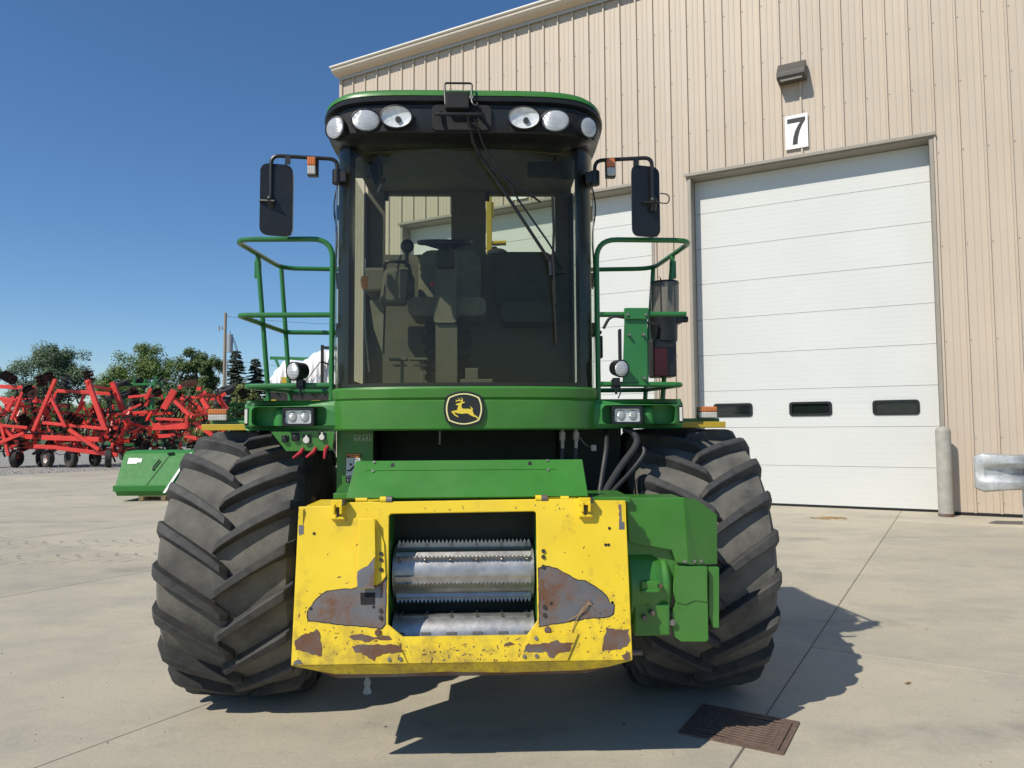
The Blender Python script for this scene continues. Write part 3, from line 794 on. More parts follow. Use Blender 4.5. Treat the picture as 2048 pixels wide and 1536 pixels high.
# green feed channel behind the opening
def ch(d): return lambda x, z: (x, Hy(z) + d, z)
mb = MB(); mb.prism([[(-.44, .56), (.40, .56), (.40, 1.345), (-.44, 1.345)], [(-.397, .585), (-.397, 1.30), (.357, 1.302), (.357, .585)]], ch(.024), ch(.75))
mb.box(-.44, .40, -.34, -.30, .62, 1.34)
mb.build('feed_channel', M['green'], hv, smooth=0)
# rolls
def roll(name, y, z, r, x0, x1, nb, tooth, a0, bar_h, rows_of_bolts=True):
    mb = MB(); mb.lathe([(.03, x0), (r, x0), (r, x1), (.03, x1)], Matrix.Translation((0, y, z)), 48)
    mb.lathe([(r + .012, x0 - .004), (r + .012, x0 + .008), (.02, x0 + .008)], Matrix.Translation((0, y, z)), 40)
    mb.lathe([(r + .012, x1 + .004), (r + .012, x1 - .008), (.02, x1 - .008)], Matrix.Translation((0, y, z)), 40)
    ro = mb.build(name, M['steel'], hv, smooth=30)
    poly = [(x0 + .008, 0)]
    if tooth:
        n = tooth; w = (x1 - x0 - .016) / n
        top = []
        for k in range(n): top += [(x0 + .008 + k * w, bar_h * .58), (x0 + .008 + (k + .5) * w, bar_h)]
        poly = [(x0 + .008, 0)] + top + [(x1 - .008, bar_h * .58), (x1 - .008, 0)]
    else:
        poly = [(x0 + .008, 0), (x0 + .008, bar_h), (x1 - .008, bar_h), (x1 - .008, 0)]
    b = MB(); b.prism(poly, lambda x, h: (x, -.004, r - .012 + h), lambda x, h: (x, .004, r - .012 + h))
    if tooth: b.box(x0 + .01, x1 - .01, .004, .034, r - .004, r + .016)
    bm2 = b.mesh('toothed_bar' if tooth else 'roll_bar', M['steel'], smooth=0)
    bl2 = MB().cyl((0, -.012, r + .012), (0, .0, r + .012), .0085, seg=8).box(-.02, .03, .010, .022, r - .004, r + .004).mesh('bolt', M['bolt'], smooth=30)
    for k in range(nb):
        mt = Matrix.Translation((0, y, z)) @ Matrix.Rotation(a0 + 2 * math.pi * k / nb, 4, 'X')
        inst('toothed_bar' if tooth else 'roll_bar', bm2, ro, mt)
        for j in range(6): inst('bolt' if tooth else 'weld', bl2, ro, mt @ Matrix.Translation((x0 + .03 + (x1 - x0 - .06) * j / 5, 0, 0)))
    return ro
roll('upper_feed_roll', -.905, .965, .128, -.382, .343, 7, 34, .02, .052)
roll('lower_feed_roll', -.955, .645, .108, -.380, .341, 6, 0, .35, .022)
roll('rear_feed_roll', -.62, .72, .11, -.38, .34, 8, 0, 0, .02)

# worn, bare and rusty areas: thin flakes of exposed steel standing a hair off the paint
def flake(name, poly, mat, d=.0016, amp=.003, seed=1, edge=True):
    p = rough_poly(poly, .014, amp, seed)
    if edge:
        cx = sum(q[0] for q in p) / len(p); cz = sum(q[1] for q in p) / len(p)
        e = [(cx + (x - cx) * 1.012 + (.003 if x > cx else -.003), cz + (z - cz) * 1.02 + (.003 if z > cz else -.003)) for x, z in p]
        MB().prism(e, HP(d - .0008), HP(.0002)).build('paint_edge', M['burnt_edge'], fr, smooth=0)
    MB().prism(p, HP(d), HP(d - .0006)).build(name, M[mat], fr, smooth=0)
flake('bare_metal_patch', [(-.780, .831), (-.767, .851), (-.755, .859), (-.751, .871), (-.722, .900), (-.689, .920), (-.637, .929), (-.568, .931), (-.536, .939), (-.45, .945), (-.413, .966), (-.401, .991), (-.399, .77), (-.419, .749), (-.475, .756), (-.596, .768), (-.716, .783), (-.772, .790)], 'bare', seed=2, amp=.002)
flake('bare_metal_patch', [(.364, 1.016), (.404, 1.028), (.457, 1.015), (.501, .989), (.544, .963), (.588, .955), (.623, .937), (.666, .912), (.700, .878), (.712, .853), (.734, .845), (.727, .803), (.705, .787), (.582, .781), (.494, .767), (.406, .754), (.362, .747)], 'bare', seed=3, amp=.002)
flake('rust_patch', [(-.831, .703), (-.790, .726), (-.756, .738), (-.727, .745), (-.713, .717), (-.706, .677), (-.700, .629), (-.734, .630), (-.777, .642), (-.829, .663)], 'rust', seed=4, amp=.006, edge=False)
flake('rust_patch', [(.689, .730), (.728, .726), (.803, .729), (.805, .680), (.776, .640), (.724, .629), (.663, .627), (.678, .674)], 'rust', seed=5, amp=.006, edge=False)
flake('rust_patch', [(-.585, .714), (-.508, .721), (-.439, .707), (-.371, .716), (-.362, .696), (-.404, .689), (-.439, .697), (-.481, .686), (-.541, .699)], 'rust', seed=6, amp=.006, edge=False)
flake('worn_corner', [(-.850, 1.323), (-.822, 1.321), (-.822, 1.203), (-.843, 1.192)], 'bare', seed=7, edge=False)
flake('worn_corner', [(.781, 1.326), (.811, 1.330), (.806, 1.201), (.779, 1.204)], 'bare', seed=8, edge=False)
flake('rust_patch', [(-.83, .606), (-.80, .612), (-.79, .592), (-.835, .588)], 'rust', seed=9, edge=False)
flake('rust_patch', [(.76, .608), (.80, .625), (.806, .59), (.77, .588)], 'rust', seed=10, edge=False)
flake('rust_patch', [(.362, .965), (.385, .97), (.392, .92), (.385, .87), (.368, .88), (.360, .92)], 'rust', d=.0022, seed=11, edge=False)
flake('rust_patch', [(-.43, .95), (-.405, .96), (-.400, .79), (-.415, .77), (-.425, .83)], 'rust', d=.0022, seed=12, edge=False)
flake('rust_patch', [(.19, .668), (.215, .675), (.24, .667), (.215, .66), (.185, .655)], 'rust', seed=14, edge=False)
# chips and scratches round the worn areas
rc = random.Random(44); mb = MB()
for cx_, cz_, rx_, rz_, n_ in ((-.77, .69, .10, .08, 46), (.74, .68, .10, .08, 46), (-.45, .66, .19, .07, 60), (.40, .65, .18, .08, 60), (0, .63, .55, .05, 80), (-.6, .85, .24, .12, 40), (.55, .88, .24, .14, 40), (0, 1.32, .6, .03, 24), (.5, 1.15, .28, .15, 5), (-.6, 1.15, .2, .15, 3)):
    for _ in range(n_):
        x = cx_ + rc.gauss(0, .55) * rx_; z = cz_ + rc.gauss(0, .55) * rz_
        if not (-.83 < x < .80 and .592 < z < 1.33) or (-.40 < x < .36 and .70 < z < 1.305): continue
        a = rc.uniform(0, 3.14); l = rc.uniform(.0015, .009) * (2.0 if rc.random() < .10 else 1); w = rc.uniform(.0010, .0034)
        pts = [(x + l * math.cos(a) * u - w * math.sin(a) * v, z + l * math.sin(a) * u + w * math.cos(a) * v) for u, v in ((-1, rc.uniform(-.4, .4)), (-.3, -1), (.5, -.8), (1, rc.uniform(-.3, .3)), (.4, .9), (-.4, .8))]
        mb.prism(pts, HP(.0012), HP(.0004))
stuff(mb.build('paint_chips', M['rust'], fr, smooth=0))
# diagonal wear plates at the bottom
for poly, strp, sd in (([(-.559, .683), (-.336, .688), (-.282, .587), (-.522, .589)], [(-.553, .667), (-.506, .679), (-.438, .676), (-.326, .672), (-.308, .637), (-.403, .633), (-.436, .618), (-.444, .600), (-.470, .614), (-.496, .634), (-.536, .643)], 21),
                       ([(.319, .717), (.551, .712), (.493, .589), (.252, .588)], [(.293, .667), (.387, .668), (.444, .685), (.456, .669), (.522, .669), (.505, .628), (.446, .625), (.429, .601), (.403, .605), (.395, .629), (.280, .633)], 22)):
    MB().prism(poly, HP(.011), HP(.0005)).build('wear_plate', M['yellow'], fr, smooth=0, bevel=.002)
    MB().prism(rough_poly(strp, .012, .004, sd), HP(.0126), HP(.0115)).build('rust_patch', M['rust'], fr, smooth=0)
# guide bracket left of the opening: a standing plate with a flange to the right
MB().prism([(-.540, 1.269), (-.460, 1.268), (-.450, 1.088), (-.452, .934), (-.535, .935)], HP(.045), HP(.036)).build('guide_bracket', M['yellow'], fr, smooth=0, bevel=.003)
MB().prism(rough_poly([(-.520, 1.026), (-.485, 1.042), (-.464, 1.067), (-.454, 1.085), (-.452, 1.000), (-.454, .936), (-.534, .937), (-.536, 1.014)], .015, .002, 31), HP(.0472), HP(.0455)).build('bare_metal_patch', M['bare'], fr, smooth=0)
MB().prism(rough_poly([(-.47, 1.0), (-.456, 1.01), (-.454, .94), (-.475, .95)], .015, .003, 33), HP(.0482), HP(.0474)).build('rust_patch', M['rust'], fr, smooth=0)
mb = MB(); mb.prism([(-.458, 1.267), (-.415, 1.15), (-.402, .99), (-.432, .955), (-.450, .95)], HP(.012), HP(.0005)); mb.prism([(-.470, 1.265), (-.459, 1.265), (-.449, .95), (-.462, .95)], HP(.0358), HP(.0125)); mb.build('bracket_flange', M['yellow'], fr, smooth=0)
MB().prism([(-.525, .915), (-.452, .914), (-.451, .858), (-.521, .859)], HP(.0035), HP(.0021)).build('slot_shade', M['black_matt'], fr, smooth=0)  # thin black sheet; the dark inside the opening is painted on
# bolts and holes
for x, z, k in [(-.426, 1.098, 1), (-.425, 1.069, 1), (-.423, 1.022, 1), (.388, 1.103, 1), (.387, 1.075, 1), (.386, 1.027, 1), (.389, .835, 1), (.388, .798, 1), (-.422, .830, 1), (-.421, .798, 1), (-.372, .607, 2), (-.317, .608, 2), (.284, .611, 2), (.343, .613, 2), (.343, .693, 2), (.401, .730, 3), (-.431, .729, 3), (.609, .854, 3)]:
    d = {1: .012 if x < 0 and z > .95 else .003, 2: .0112, 3: .003}[k]; r = {1: .0105, 2: .010, 3: .017}[k]
    mb = MB(); p0 = Vector(HP(d)(x, z)); mb.cyl(p0, p0 + nrm * .007, r, r * .8, 14)
    b = mb.build('bolt', M['bolt_dark' if k == 1 else ('bolt' if k == 2 else 'rust')], fr)
mb = MB()
for x, z in [(.727, .853), (.728, 1.211), (-.768, 1.200), (-.764, .843), (-.457, .847), (.422, .853), (.72, 1.13), (.705, 1.13)]:
    p0 = Vector(HP(.0018)(x, z)); mb.cyl(p0, p0 + nrm * .0012, .0075, seg=10)
mb.build('drilled_holes', M['sign_black'], fr)
# latches on the top edge and hinge blocks of the flap
for x in (-.648, .606):
    mb = MB(); mb.obox(HP(.02)(x, 1.345), (.066, .05, .035)); mb.obox(HP(.03)(x - .018, 1.318), (.012, .05, .05)); mb.obox(HP(.03)(x + .018, 1.318), (.012, .05, .05)); mb.prism([(x - .034, 1.262), (x + .036, 1.262), (x + .036, 1.325), (x - .034, 1.325)], HP(.006), HP(.0004)); mb.obox(HP(.018)(x, 1.274), (.07, .03, .012))
    lt = mb.build('latch', M['yellow'], fr, smooth=0, bevel=.003)
    mb = MB(); mb.obox(HP(.024)(x, 1.30), (.010, .012, .05)); mb.obox(HP(.03)(x + .03, 1.35), (.012, .055, .03)); mb.build('latch_pin', M['bolt_dark'], lt, smooth=0)
for x0, x1, mt in ((-.443, -.386, 'yellow'), (.353, .411, 'yellow'), (-.568, -.509, 'yellow'), (.483, .525, 'yellow')):
    big = abs(abs((x0 + x1) / 2) - .4) < .06
    mb = MB(); mb.cyl((x0, -1.086, 1.362), (x1, -1.086, 1.362), .017 if big else .011, seg=12); mb.build('hinge', M[mt], fr)
    if big: MB().cyl((x0 + .03, -1.086, 1.362), (x1 + .004, -1.086, 1.362), .0178, seg=12).build('hinge_wear', M['bare'], fr)
# green cover flap above
def FP(d): return lambda x, t: tuple(Vector((x, -1.075 + .165 * t, 1.368 + .182 * t)) + Vector((0, -.74, .67)) * d)
mb = MB(); mb.prism([(-.618, 0), (.628, 0), (.620, 1), (-.600, 1)], FP(.006), FP(-.006)); fp = mb.build('cover_flap', M['green'], hv, smooth=0, bevel=.003)
mb = MB(); mb.prism([(-.54, .72), (.47, .72), (.47, .755), (-.54, .755)], FP(.0095), FP(.0062)); mb.build('seam_strip', M['green'], fp, smooth=0)
mb = MB()
for x, t in ((-.50, .70), (.43, .70), (-.50, .95), (.43, .96)): 
    p = Vector(FP(.006)(x, t)); mb.cyl(p, p + Vector((0, -.74, .67)) * .006, .008, seg=8)
mb.build('flap_bolts', M['bolt'], fp)
mb = MB()
for x, t in ((-.40, .88), (.335, .90)):
    mb.prism([(x - .012, t - .05), (x + .012, t - .05), (x + .006, t + .05), (x - .006, t + .05)], FP(.0078), FP(.0062))
mb.build('keyholes', M['sign_black'], fp, smooth=0)
MB().box(-.70, -.60, -1.0, -.6, 1.36, 1.39).build('feeder_ledge', M['green'], hv, smooth=0, bevel=.004)
MB().box(.60, .86, -1.02, -.6, 1.33, 1.36).build('feeder_ledge', M['green'], hv, smooth=0, bevel=.004)
mb = MB(); mb.box(-.60, .58, -.86, -.2, .62, 1.30); mb.build('feeder_house', M['chassis'], hv, smooth=0)

# ---- gearbox and shields at the picture-right side
mb = MB(); mb.prism([(.842, 1.352), (1.155, 1.350), (1.174, .998), (1.104, 1.010), (1.083, 1.072), (.852, 1.117)], lambda x, z: (x, -.985, z), lambda x, z: (x, -.955, z)); gs = mb.build('drive_shield', M['green'], hv, smooth=0, bevel=.006)
mb = MB(); mb.add([(1.155, -.985, 1.350), (1.225, -.955, 1.337), (1.352, -.905, 1.248), (1.347, -.905, .985), (1.175, -.985, .998), (1.235, -.95, .990)], [(0, 1, 5, 4), (1, 2, 3, 5)])
o = mb.build('shield_side', M['green'], hv, smooth=0); s_ = o.modifiers.new('s', 'SOLIDIFY'); s_.thickness = .01; s_.offset = -1
mb = MB(); mb.box(.83, 1.16, -.95, -.70, 1.28, 1.345); mb.build('shield_top', M['green'], hv, smooth=0, bevel=.006)
mb = MB(); mb.prism([(1.103, .990), (1.272, .984), (1.270, .600), (1.255, .592), (1.125, .594), (1.09, .62), (1.080, .65), (1.077, .741), (1.10, .80), (1.085, .86)], lambda x, z: (x, -.978, z), lambda x, z: (x, -.955, z)); mb.build('lower_shield', M['green'], hv, smooth=0, bevel=.004)
mb = MB(); mb.prism([(1.10, .985), (1.268, .98), (1.266, .80), (1.20, .81), (1.15, .79), (1.10, .80)], lambda x, z: (x, -.984, z), lambda x, z: (x, -.979, z)); mb.build('shield_overlap', M['green'], hv, smooth=0, bevel=.002)
mb = MB(); mb.prism([(1.290, .974), (1.345, .974), (1.337, .655), (1.305, .656), (1.283, .73)], lambda x, z: (x, -.945, z), lambda x, z: (x, -.915, z)); mb.build('outer_shield', M['green'], hv, smooth=0, bevel=.004)
mb = MB(); mb.lathe([(.02, .83), (.20, .83), (.225, .86), (.225, .98), (.20, 1.03), (.205, 1.06), (.165, 1.085), (.02, 1.085)], Matrix.Translation((0, -.80, .87)), 36); mb.box(.87, 1.06, -1.01, -.75, .635, .80); mb.build('gear_case', M['green'], hv, smooth=35, bevel=.01)
mb = MB(); mb.box(.905, 1.005, -1.045, -.99, .868, .925).box(.905, .995, -1.06, -.99, .868, .885); mb.build('case_bracket', M['green'], hv, smooth=0, bevel=.006)
for x, z in ((.92, .735), (.96, .76), (1.0, .90)): MB().cyl((x, -1.045, z), (x, -.99, z), .014, seg=10).build('rusty_pin', M['rust'], hv)
MB().cyl((.81, -1.13, .59), (.885, -1.13, .588), .014, seg=12).build('rusty_pin', M['rust'], hv)
mb = MB(); 
for x, z in ((1.15, 1.015), (1.205, 1.012), (1.245, 1.01)): mb.cyl((x, -.99 + (x - 1.15) * .3, z), (x, -.97 + (x - 1.15) * .3, z), .009, seg=8)
for x, z in ((1.075, .70),): mb.cyl((x, -1.0, z), (x, -.96, z), .018, seg=6)
mb.build('shield_bolts', M['bolt'], hv)
mb = MB(); mb.box(.84, 1.26, -.94, -.55, .90, 1.27); mb.build('drive_case', M['green'], hv, smooth=0)

# ---- cab
def plan(A, B, y0, n, a):
    s, c = math.sin(a), math.cos(a)
    return Vector((CX + A * math.copysign(abs(s) ** (2 / n), s), y0 - B * math.copysign(abs(c) ** (2 / n), c)))
def sweep(A, B, y0, n, amax, sec, N=44, zf=None):
    angs = [RAD(-amax + 2 * amax * k / N) for k in range(N + 1)]
    P = [plan(A, B, y0, n, a) for a in angs]; rows = []
    for k, p in enumerate(P):
        d = P[min(k + 1, N)] - P[max(k - 1, 0)]; nn = Vector((d.y, -d.x)).normalized()
        rows.append([(p.x + nn.x * q, p.y + nn.y * q, z + (zf(angs[k], q, z) if zf else 0)) for q, z in sec])
    return rows
def closed_sweep(*a, **k):
    rows = sweep(*a, **k); mb = MB(); mb.grid(rows, closed=True); n = len(rows[0])
    mb.add(rows[0], [tuple(range(n))]); mb.add(rows[-1], [tuple(range(n))[::-1]]); return mb
CAB = (.803, .345, -.30, 2.4)
# green lower band with its stepped ledge
mb = closed_sweep(*CAB, 96, [(-.06, 1.72), (.0, 1.715), (.008, 1.725), (.012, 1.885), (.004, 1.893), (.016, 1.905), (.022, 1.955), (.014, 1.968), (-.02, 1.970), (-.06, 1.965)])
band = mb.build('cab_skirt', M['green'], hv, smooth=30)
# emblem
EZ, EX, ES = 1.838, -.028, .000226
ey = -.30 - .345 - .016
def E_(d): return lambda x, z: (EX + (x - 755) * ES, ey - d, EZ - (z - 765) * ES)
def bulge(k):
    out = []
    C4 = [(370, 475), (1140, 475), (1140, 1065), (370, 1065)]; mids = [(755, 372), (1215, 765), (755, 1165), (300, 765)]
    for i in range(4):
        a = C4[i]; b = C4[(i + 1) % 4]; c = mids[i]
        for t in range(10):
            t /= 10; ctrl = (2 * c[0] - (a[0] + b[0]) / 2, 2 * c[1] - (a[1] + b[1]) / 2)
            x = a[0] * (1 - t) ** 2 + ctrl[0] * 2 * t * (1 - t) + b[0] * t * t; z = a[1] * (1 - t) ** 2 + ctrl[1] * 2 * t * (1 - t) + b[1] * t * t
            out.append((755 + (x - 755) * k, 768 + (z - 768) * k))
    return out
em = MB().prism(bulge(1.13), E_(.010), E_(-.012)).build('emblem', M['emblem_black'], hv, smooth=0, bevel=.003)
MB().prism([bulge(1.0), bulge(.925)[::-1]], E_(.0125), E_(.0100)).build('emblem_border', M['emblem_line'], em, smooth=0)
deer = [(545, 655), (580, 635), (690, 602), (688, 580), (640, 566), (580, 582), (525, 594), (572, 560), (533, 528), (588, 548), (640, 545), (626, 520), (596, 486), (640, 508), (662, 545), (698, 552), (704, 515), (676, 470), (714, 498), (732, 542), (722, 590), (787, 590), (755, 620), (707, 634), (692, 690), (702, 740), (735, 766), (860, 765), (932, 778), (934, 742), (906, 698), (952, 732), (987, 773), (967, 798), (985, 850), (1010, 918), (1080, 953), (1145, 1030), (1118, 1048), (1065, 987), (1000, 967), (920, 932), (860, 886), (780, 886), (700, 896), (600, 880), (505, 852), (530, 900), (592, 942), (624, 982), (594, 977), (520, 932), (470, 882), (435, 836), (500, 815), (578, 805), (600, 740), (618, 680), (560, 669)]
MB().prism(deer, E_(.0130), E_(.0100)).build('leaping_deer', M['emblem_yellow'], em, smooth=0)

# glass, pillars, floor, rear wall, ceiling
rows = sweep(.803, .338, -.30, 2.4, 92, [(.0 + .012 * math.sin(math.pi * k / 8), 1.972 + 1.45 * k / 8) for k in range(9)], N=40)
MB().grid(rows).build('windshield', M['glass'], hv, smooth=60)
mb = closed_sweep(.792, .332, -.30, 2.4, 92, [(0, 1.962), (0, 1.992), (-.03, 1.992), (-.03, 1.962)]); mb.build('windshield_seal', M['black'], hv, smooth=30)
for s in (-1, 1):
    a0, a1 = (59, 90)
    angs = [RAD(s * (a0 + (a1 - a0) * k / 8)) for k in range(9)]
    P = [plan(.792, .328, -.30, 2.4, a) for a in angs]
    mb = MB(); poly = [tuple(p) for p in P] + [(CX + s * .70, -.27), (P[0].x - s * .01, P[0].y + .04)]
    mb.prism(poly, lambda x, y: (x, y, 1.97), lambda x, y: (x, y, 3.45)); mb.build('front_pillar', M['black'], hv, smooth=30)
    mb = MB(); mb.box(CX + s * .775 - .012, CX + s * .775 + .012, .55, .68, 1.97, 3.5); mb.build('rear_pillar', M['black'], hv, smooth=0, bevel=.01)
    mb = MB(); mb.grid([[(CX + s * .785, -.29 + .85 * k / 4, z) for k in range(5)] for z in (2.02, 2.6, 3.48)]); mb.build('side_window', M['glass'], hv, smooth=0)
    mb = MB(); mb.box(CX + s * .778 - .01, CX + s * .778 + .01, -.3, .56, 1.95, 2.05); mb.build('side_sill', M['black'], hv, smooth=0)
    # door edge trim, hinges and cable on the outside
    mb = MB(); mb.tube(fillet([(CX + s * .80, -.30, 3.30), (CX + s * .835, -.31, 3.12), (CX + s * .80, -.31, 2.95), (CX + s * .815, -.31, 2.72), (CX + s * .80, -.31, 2.60)], .1), .005, 6); mb.build('cable', M['wire'], hv)
    mb = MB()
    for z in (2.30, 2.62, 3.05): mb.box(CX + s * .80 - .012, CX + s * .80 + .016, -.29, -.24, z, z + .09)
    mb.build('door_hinges', M['black'], hv, smooth=0, bevel=.004)
mb = MB(); mb.prism([[(-.80, 1.97), (.755, 1.97), (.755, 3.56), (-.80, 3.56)], rrect(-.672, -.166, 3.047, 3.512, .015)[::-1], rrect(.097, .632, 3.05, 3.514, .015)[::-1]], lambda x, z: (x, .65, z), lambda x, z: (x, .70, z)); mb.build('rear_wall', M['olive'], hv, smooth=0)
for a, b in ((-.672, -.166), (.097, .632)):
    MB().grid([[(a, .675, 3.047), (b, .675, 3.047)], [(a, .675, 3.513), (b, .675, 3.513)]]).build('rear_window', M['glass'], hv, smooth=0)
    mb = MB(); mb.box(a - .0, a + .03, .63, .649, 3.46, 3.53); mb.build('window_stay', M['black'], hv, smooth=0)
MB().prism([tuple(plan(.75, .30, -.30, 2.4, RAD(k * 9))) for k in range(-10, 11)] + [(.72, .65), (-.76, .65)], lambda x, y: (x, y, 1.965), lambda x, y: (x, y, 1.90)).build('cab_floor', M['olive_dark'], hv, smooth=0)
mb = MB(); mb.box(-.79, .745, -.26, .66, 3.535, 3.56); mb.build('cab_ceiling', M['olive'], hv, smooth=0)
rows = sweep(.74, .31, -.25, 2.4, 88, [(0, 3.40), (0, 3.47), (-.12, 3.49), (-.16, 3.54), (-.05, 3.56)], N=24); MB().grid(rows).build('headliner', M['olive'], hv, smooth=40)
# interior
mb = MB(); mb.prism(rrect(-.245, -.098, 2.42, 2.80, .02), lambda x, z: (x, -.08 + (z - 2.42) * .25, z), lambda x, z: (x, .04 + (z - 2.42) * .3, z)); mb.prism(rrect(-.236, -.092, 1.965, 2.415, .015), lambda x, z: (x, -.06, z), lambda x, z: (x, .05, z)); mb.build('steering_column', M['olive'], hv, smooth=20, bevel=.008)
MB().obox((-.175, .05, 2.87), (.12, .10, .12)).build('column_head', M['olive_dark'], hv, smooth=0, bevel=.02)
ring = [(-.183 + .175 * math.cos(t), .10 + .165 * math.sin(t), 3.0 + .035 * math.sin(t)) for t in (2 * math.pi * k / 28 for k in range(29))]
mb = MB(); mb.tube(ring, .016, 8, caps=False)
for t in (.5, 2.6, 4.7): mb.cyl((-.183, .10, 2.955), (-.183 + .17 * math.cos(t), .10 + .16 * math.sin(t), 3.0 + .03 * math.sin(t)), .013, seg=6)
mb.cyl((-.183, .10, 2.90), (-.183, .10, 2.98), .045, seg=12); mb.build('steering_wheel', M['black'], hv)
mb = MB(); mb.prism(rrect(-.44, .10, 2.50, 2.63, .05), lambda x, z: (x, .12, z), lambda x, z: (x, .56, z)); st = mb.build('seat', M['fabric'], hv, smooth=30, bevel=.03)
mb = MB(); mb.prism(rrect(-.40, .06, 2.6, 3.06, .09), lambda x, z: (x, .46 + (z - 2.6) * .2, z), lambda x, z: (x, .54 + (z - 2.6) * .2, z)); mb.build('backrest', M['fabric'], st, smooth=30, bevel=.025)
mb = MB()
for k in range(5): mb.prism(rrect(-.33 - .02 * (k % 2), -.02 + .02 * (k % 2), 2.05 + k * .09, 2.11 + k * .09, .03), lambda x, z: (x, .2, z), lambda x, z: (x, .5, z))
mb.build('seat_bellows', M['black_matt'], st, smooth=20)
mb = MB(); mb.prism(rrect(.20, .62, 2.48, 2.63, .05), lambda x, z: (x, .3, z), lambda x, z: (x, .6, z)); mb.prism(rrect(.16, .60, 2.62, 3.04, .07), lambda x, z: (x, .52, z), lambda x, z: (x, .6, z)); mb.build('passenger_seat', M['olive_dark'], hv, smooth=30, bevel=.02)
mb = MB(); mb.box(-.735, -.42, .10, .45, 2.66, 2.83); mb.prism([(-.62, 2.56), (-.44, 2.56), (-.42, 2.80), (-.58, 2.80)], lambda x, z: (x, .0, z), lambda x, z: (x, .12, z)); mb.build('side_console', M['olive'], hv, smooth=0, bevel=.02)
mb = MB(); mb.tube(fillet([(-.58, .03, 2.78), (-.58, .0, 2.85), (-.42, .0, 2.84), (-.40, .04, 2.72)], .04), .012, 7).cyl((-.50, .05, 2.8), (-.475, .03, 2.90), .007, seg=6); mb.build('control_handles', M['black'], hv)
mb = MB(); mb.prism([(-.71, 2.62), (-.61, 2.62), (-.62, 2.25), (-.68, 2.42)], lambda x, z: (x, .2, z), lambda x, z: (x, .3, z)); mb.build('console_side', M['fabric'], hv, smooth=0)
mb = MB(); mb.ball((-.450, .2, 3.0), (.048, .03, .05)).cyl((-.46, .22, 2.83), (-.452, .2, 2.97), .014, seg=8); mb.build('control_lever', M['black'], hv)
mb = MB(); mb.lathe([(.001, 2.728), (.02, 2.724), (.026, 2.70), (.022, 2.66), (.014, 2.638), (.001, 2.636)], Matrix.Translation((-.695, -.10, 0)) @ Matrix.Rotation(RAD(-90), 4, 'Y'), 16); mb.build('orange_knob', M['orange_knob'], hv)
mb = MB(); mb.tube([(-.695, -.1, 2.64), (-.692, -.09, 2.4), (-.67, -.05, 2.1)], .006, 6).cyl((-.695, -.1, 2.72), (-.69, -.1, 2.84), .004, seg=6); mb.build('knob_rod', M['bolt'], hv)
mb = MB(); mb.cyl((-.27, -.02, 2.69), (-.25, -.02, 2.69), .016, seg=10); mb.build('red_button', M['red_plastic'], hv)
for x in (-.46, -.332):
    mb = MB(); mb.box(x - .057, x + .057, -.24, -.16, 2.160, 2.175); mb.box(x - .030, x + .05, -.22, -.16, 2.125, 2.135); mb.box(x + .012, x + .032, -.2, -.18, 1.966, 2.16)
    mb.build('pedal', M['olive'], hv, smooth=0, bevel=.003)
mb = MB(); mb.box(-.06, .14, -.36, -.26, 1.966, 2.03).box(-.03, .05, -.34, -.28, 2.03, 2.10).box(.14, .22, -.36, -.33, 1.99, 2.0); mb.build('foot_pedal_block', M['olive'], hv, smooth=0, bevel=.005)
mb = MB(); mb.prism([(-.66, 3.44), (-.60, 3.44), (-.57, 3.30), (-.60, 3.24)], lambda x, z: (x, -.25, z), lambda x, z: (x, -.2, z)); mb.box(-.60, -.54, -.23, -.2, 3.30, 3.34); mb.build('inner_mirror', M['black'], hv, smooth=0, bevel=.008)
mb = MB(); mb.prism(rrect(.37, .60, 3.34, 3.44, .02), lambda x, z: (x, -.26, z), lambda x, z: (x, -.24, z)); mb.build('sun_visor', M['olive_dark'], hv, smooth=0)

# ---- roof
VIS = (.835, .565, -.20, 4.6)
def droop(a, q, z): return -.045 * abs(math.sin(a)) ** 5 if z > 3.5 else .05 * abs(math.sin(a)) ** 8
mb = closed_sweep(*VIS, 104, [(-.25, 3.62), (-.05, 3.632), (.012, 3.630), (.022, 3.618), (.018, 3.600), (-.012, 3.588), (-.012, 3.570), (.004, 3.556), (.0, 3.455), (-.012, 3.425), (-.05, 3.410), (-.14, 3.402), (-.25, 3.41)], zf=droop)
vis = mb.build('roof_visor', M['black'], hv, smooth=40)
mb = MB(); rows = []
for k, (q, z) in enumerate([(.016, 3.632), (.014, 3.655), (-.01, 3.675), (-.08, 3.692), (-.2, 3.708), (-.34, 3.72)]):
    rows.append([(p[0][0], p[0][1], p[0][2]) for p in sweep(*VIS, 150, [(q, z)], N=60, zf=lambda a, q, z: -.045 * abs(math.sin(a)) ** 5)])
mb.grid(rows)
rb = [(x, max(y, -.2) + .35 if y > 0 else y, z) for x, y, z in rows[-1]]
mb.add([(CX, .1, 3.73)] + rows[-1], [(0, k + 1, k + 2) for k in range(len(rows[-1]) - 1)])
mb.build('roof_cap', M['green'], hv, smooth=50)
MB().box(CX - .78, CX + .78, -.2, .78, 3.565, 3.685).build('roof_core', M['green'], hv, smooth=0, bevel=.05)
def vis_point(x, z=3.49, off=.0):
    best = None
    for k in range(-1000, 1001):
        a = RAD(k * .1); p = plan(*VIS, a)
        if best is None or abs(p.x - x) < abs(best[0].x - x): best = (p, a)
    p, a = best; p2 = plan(*VIS, a + .01); d = (p2 - p).normalized(); n = Vector((d.y, -d.x))
    return Vector((p.x + n.x * off, p.y + n.y * off, z)), Vector((n.x, n.y, 0))
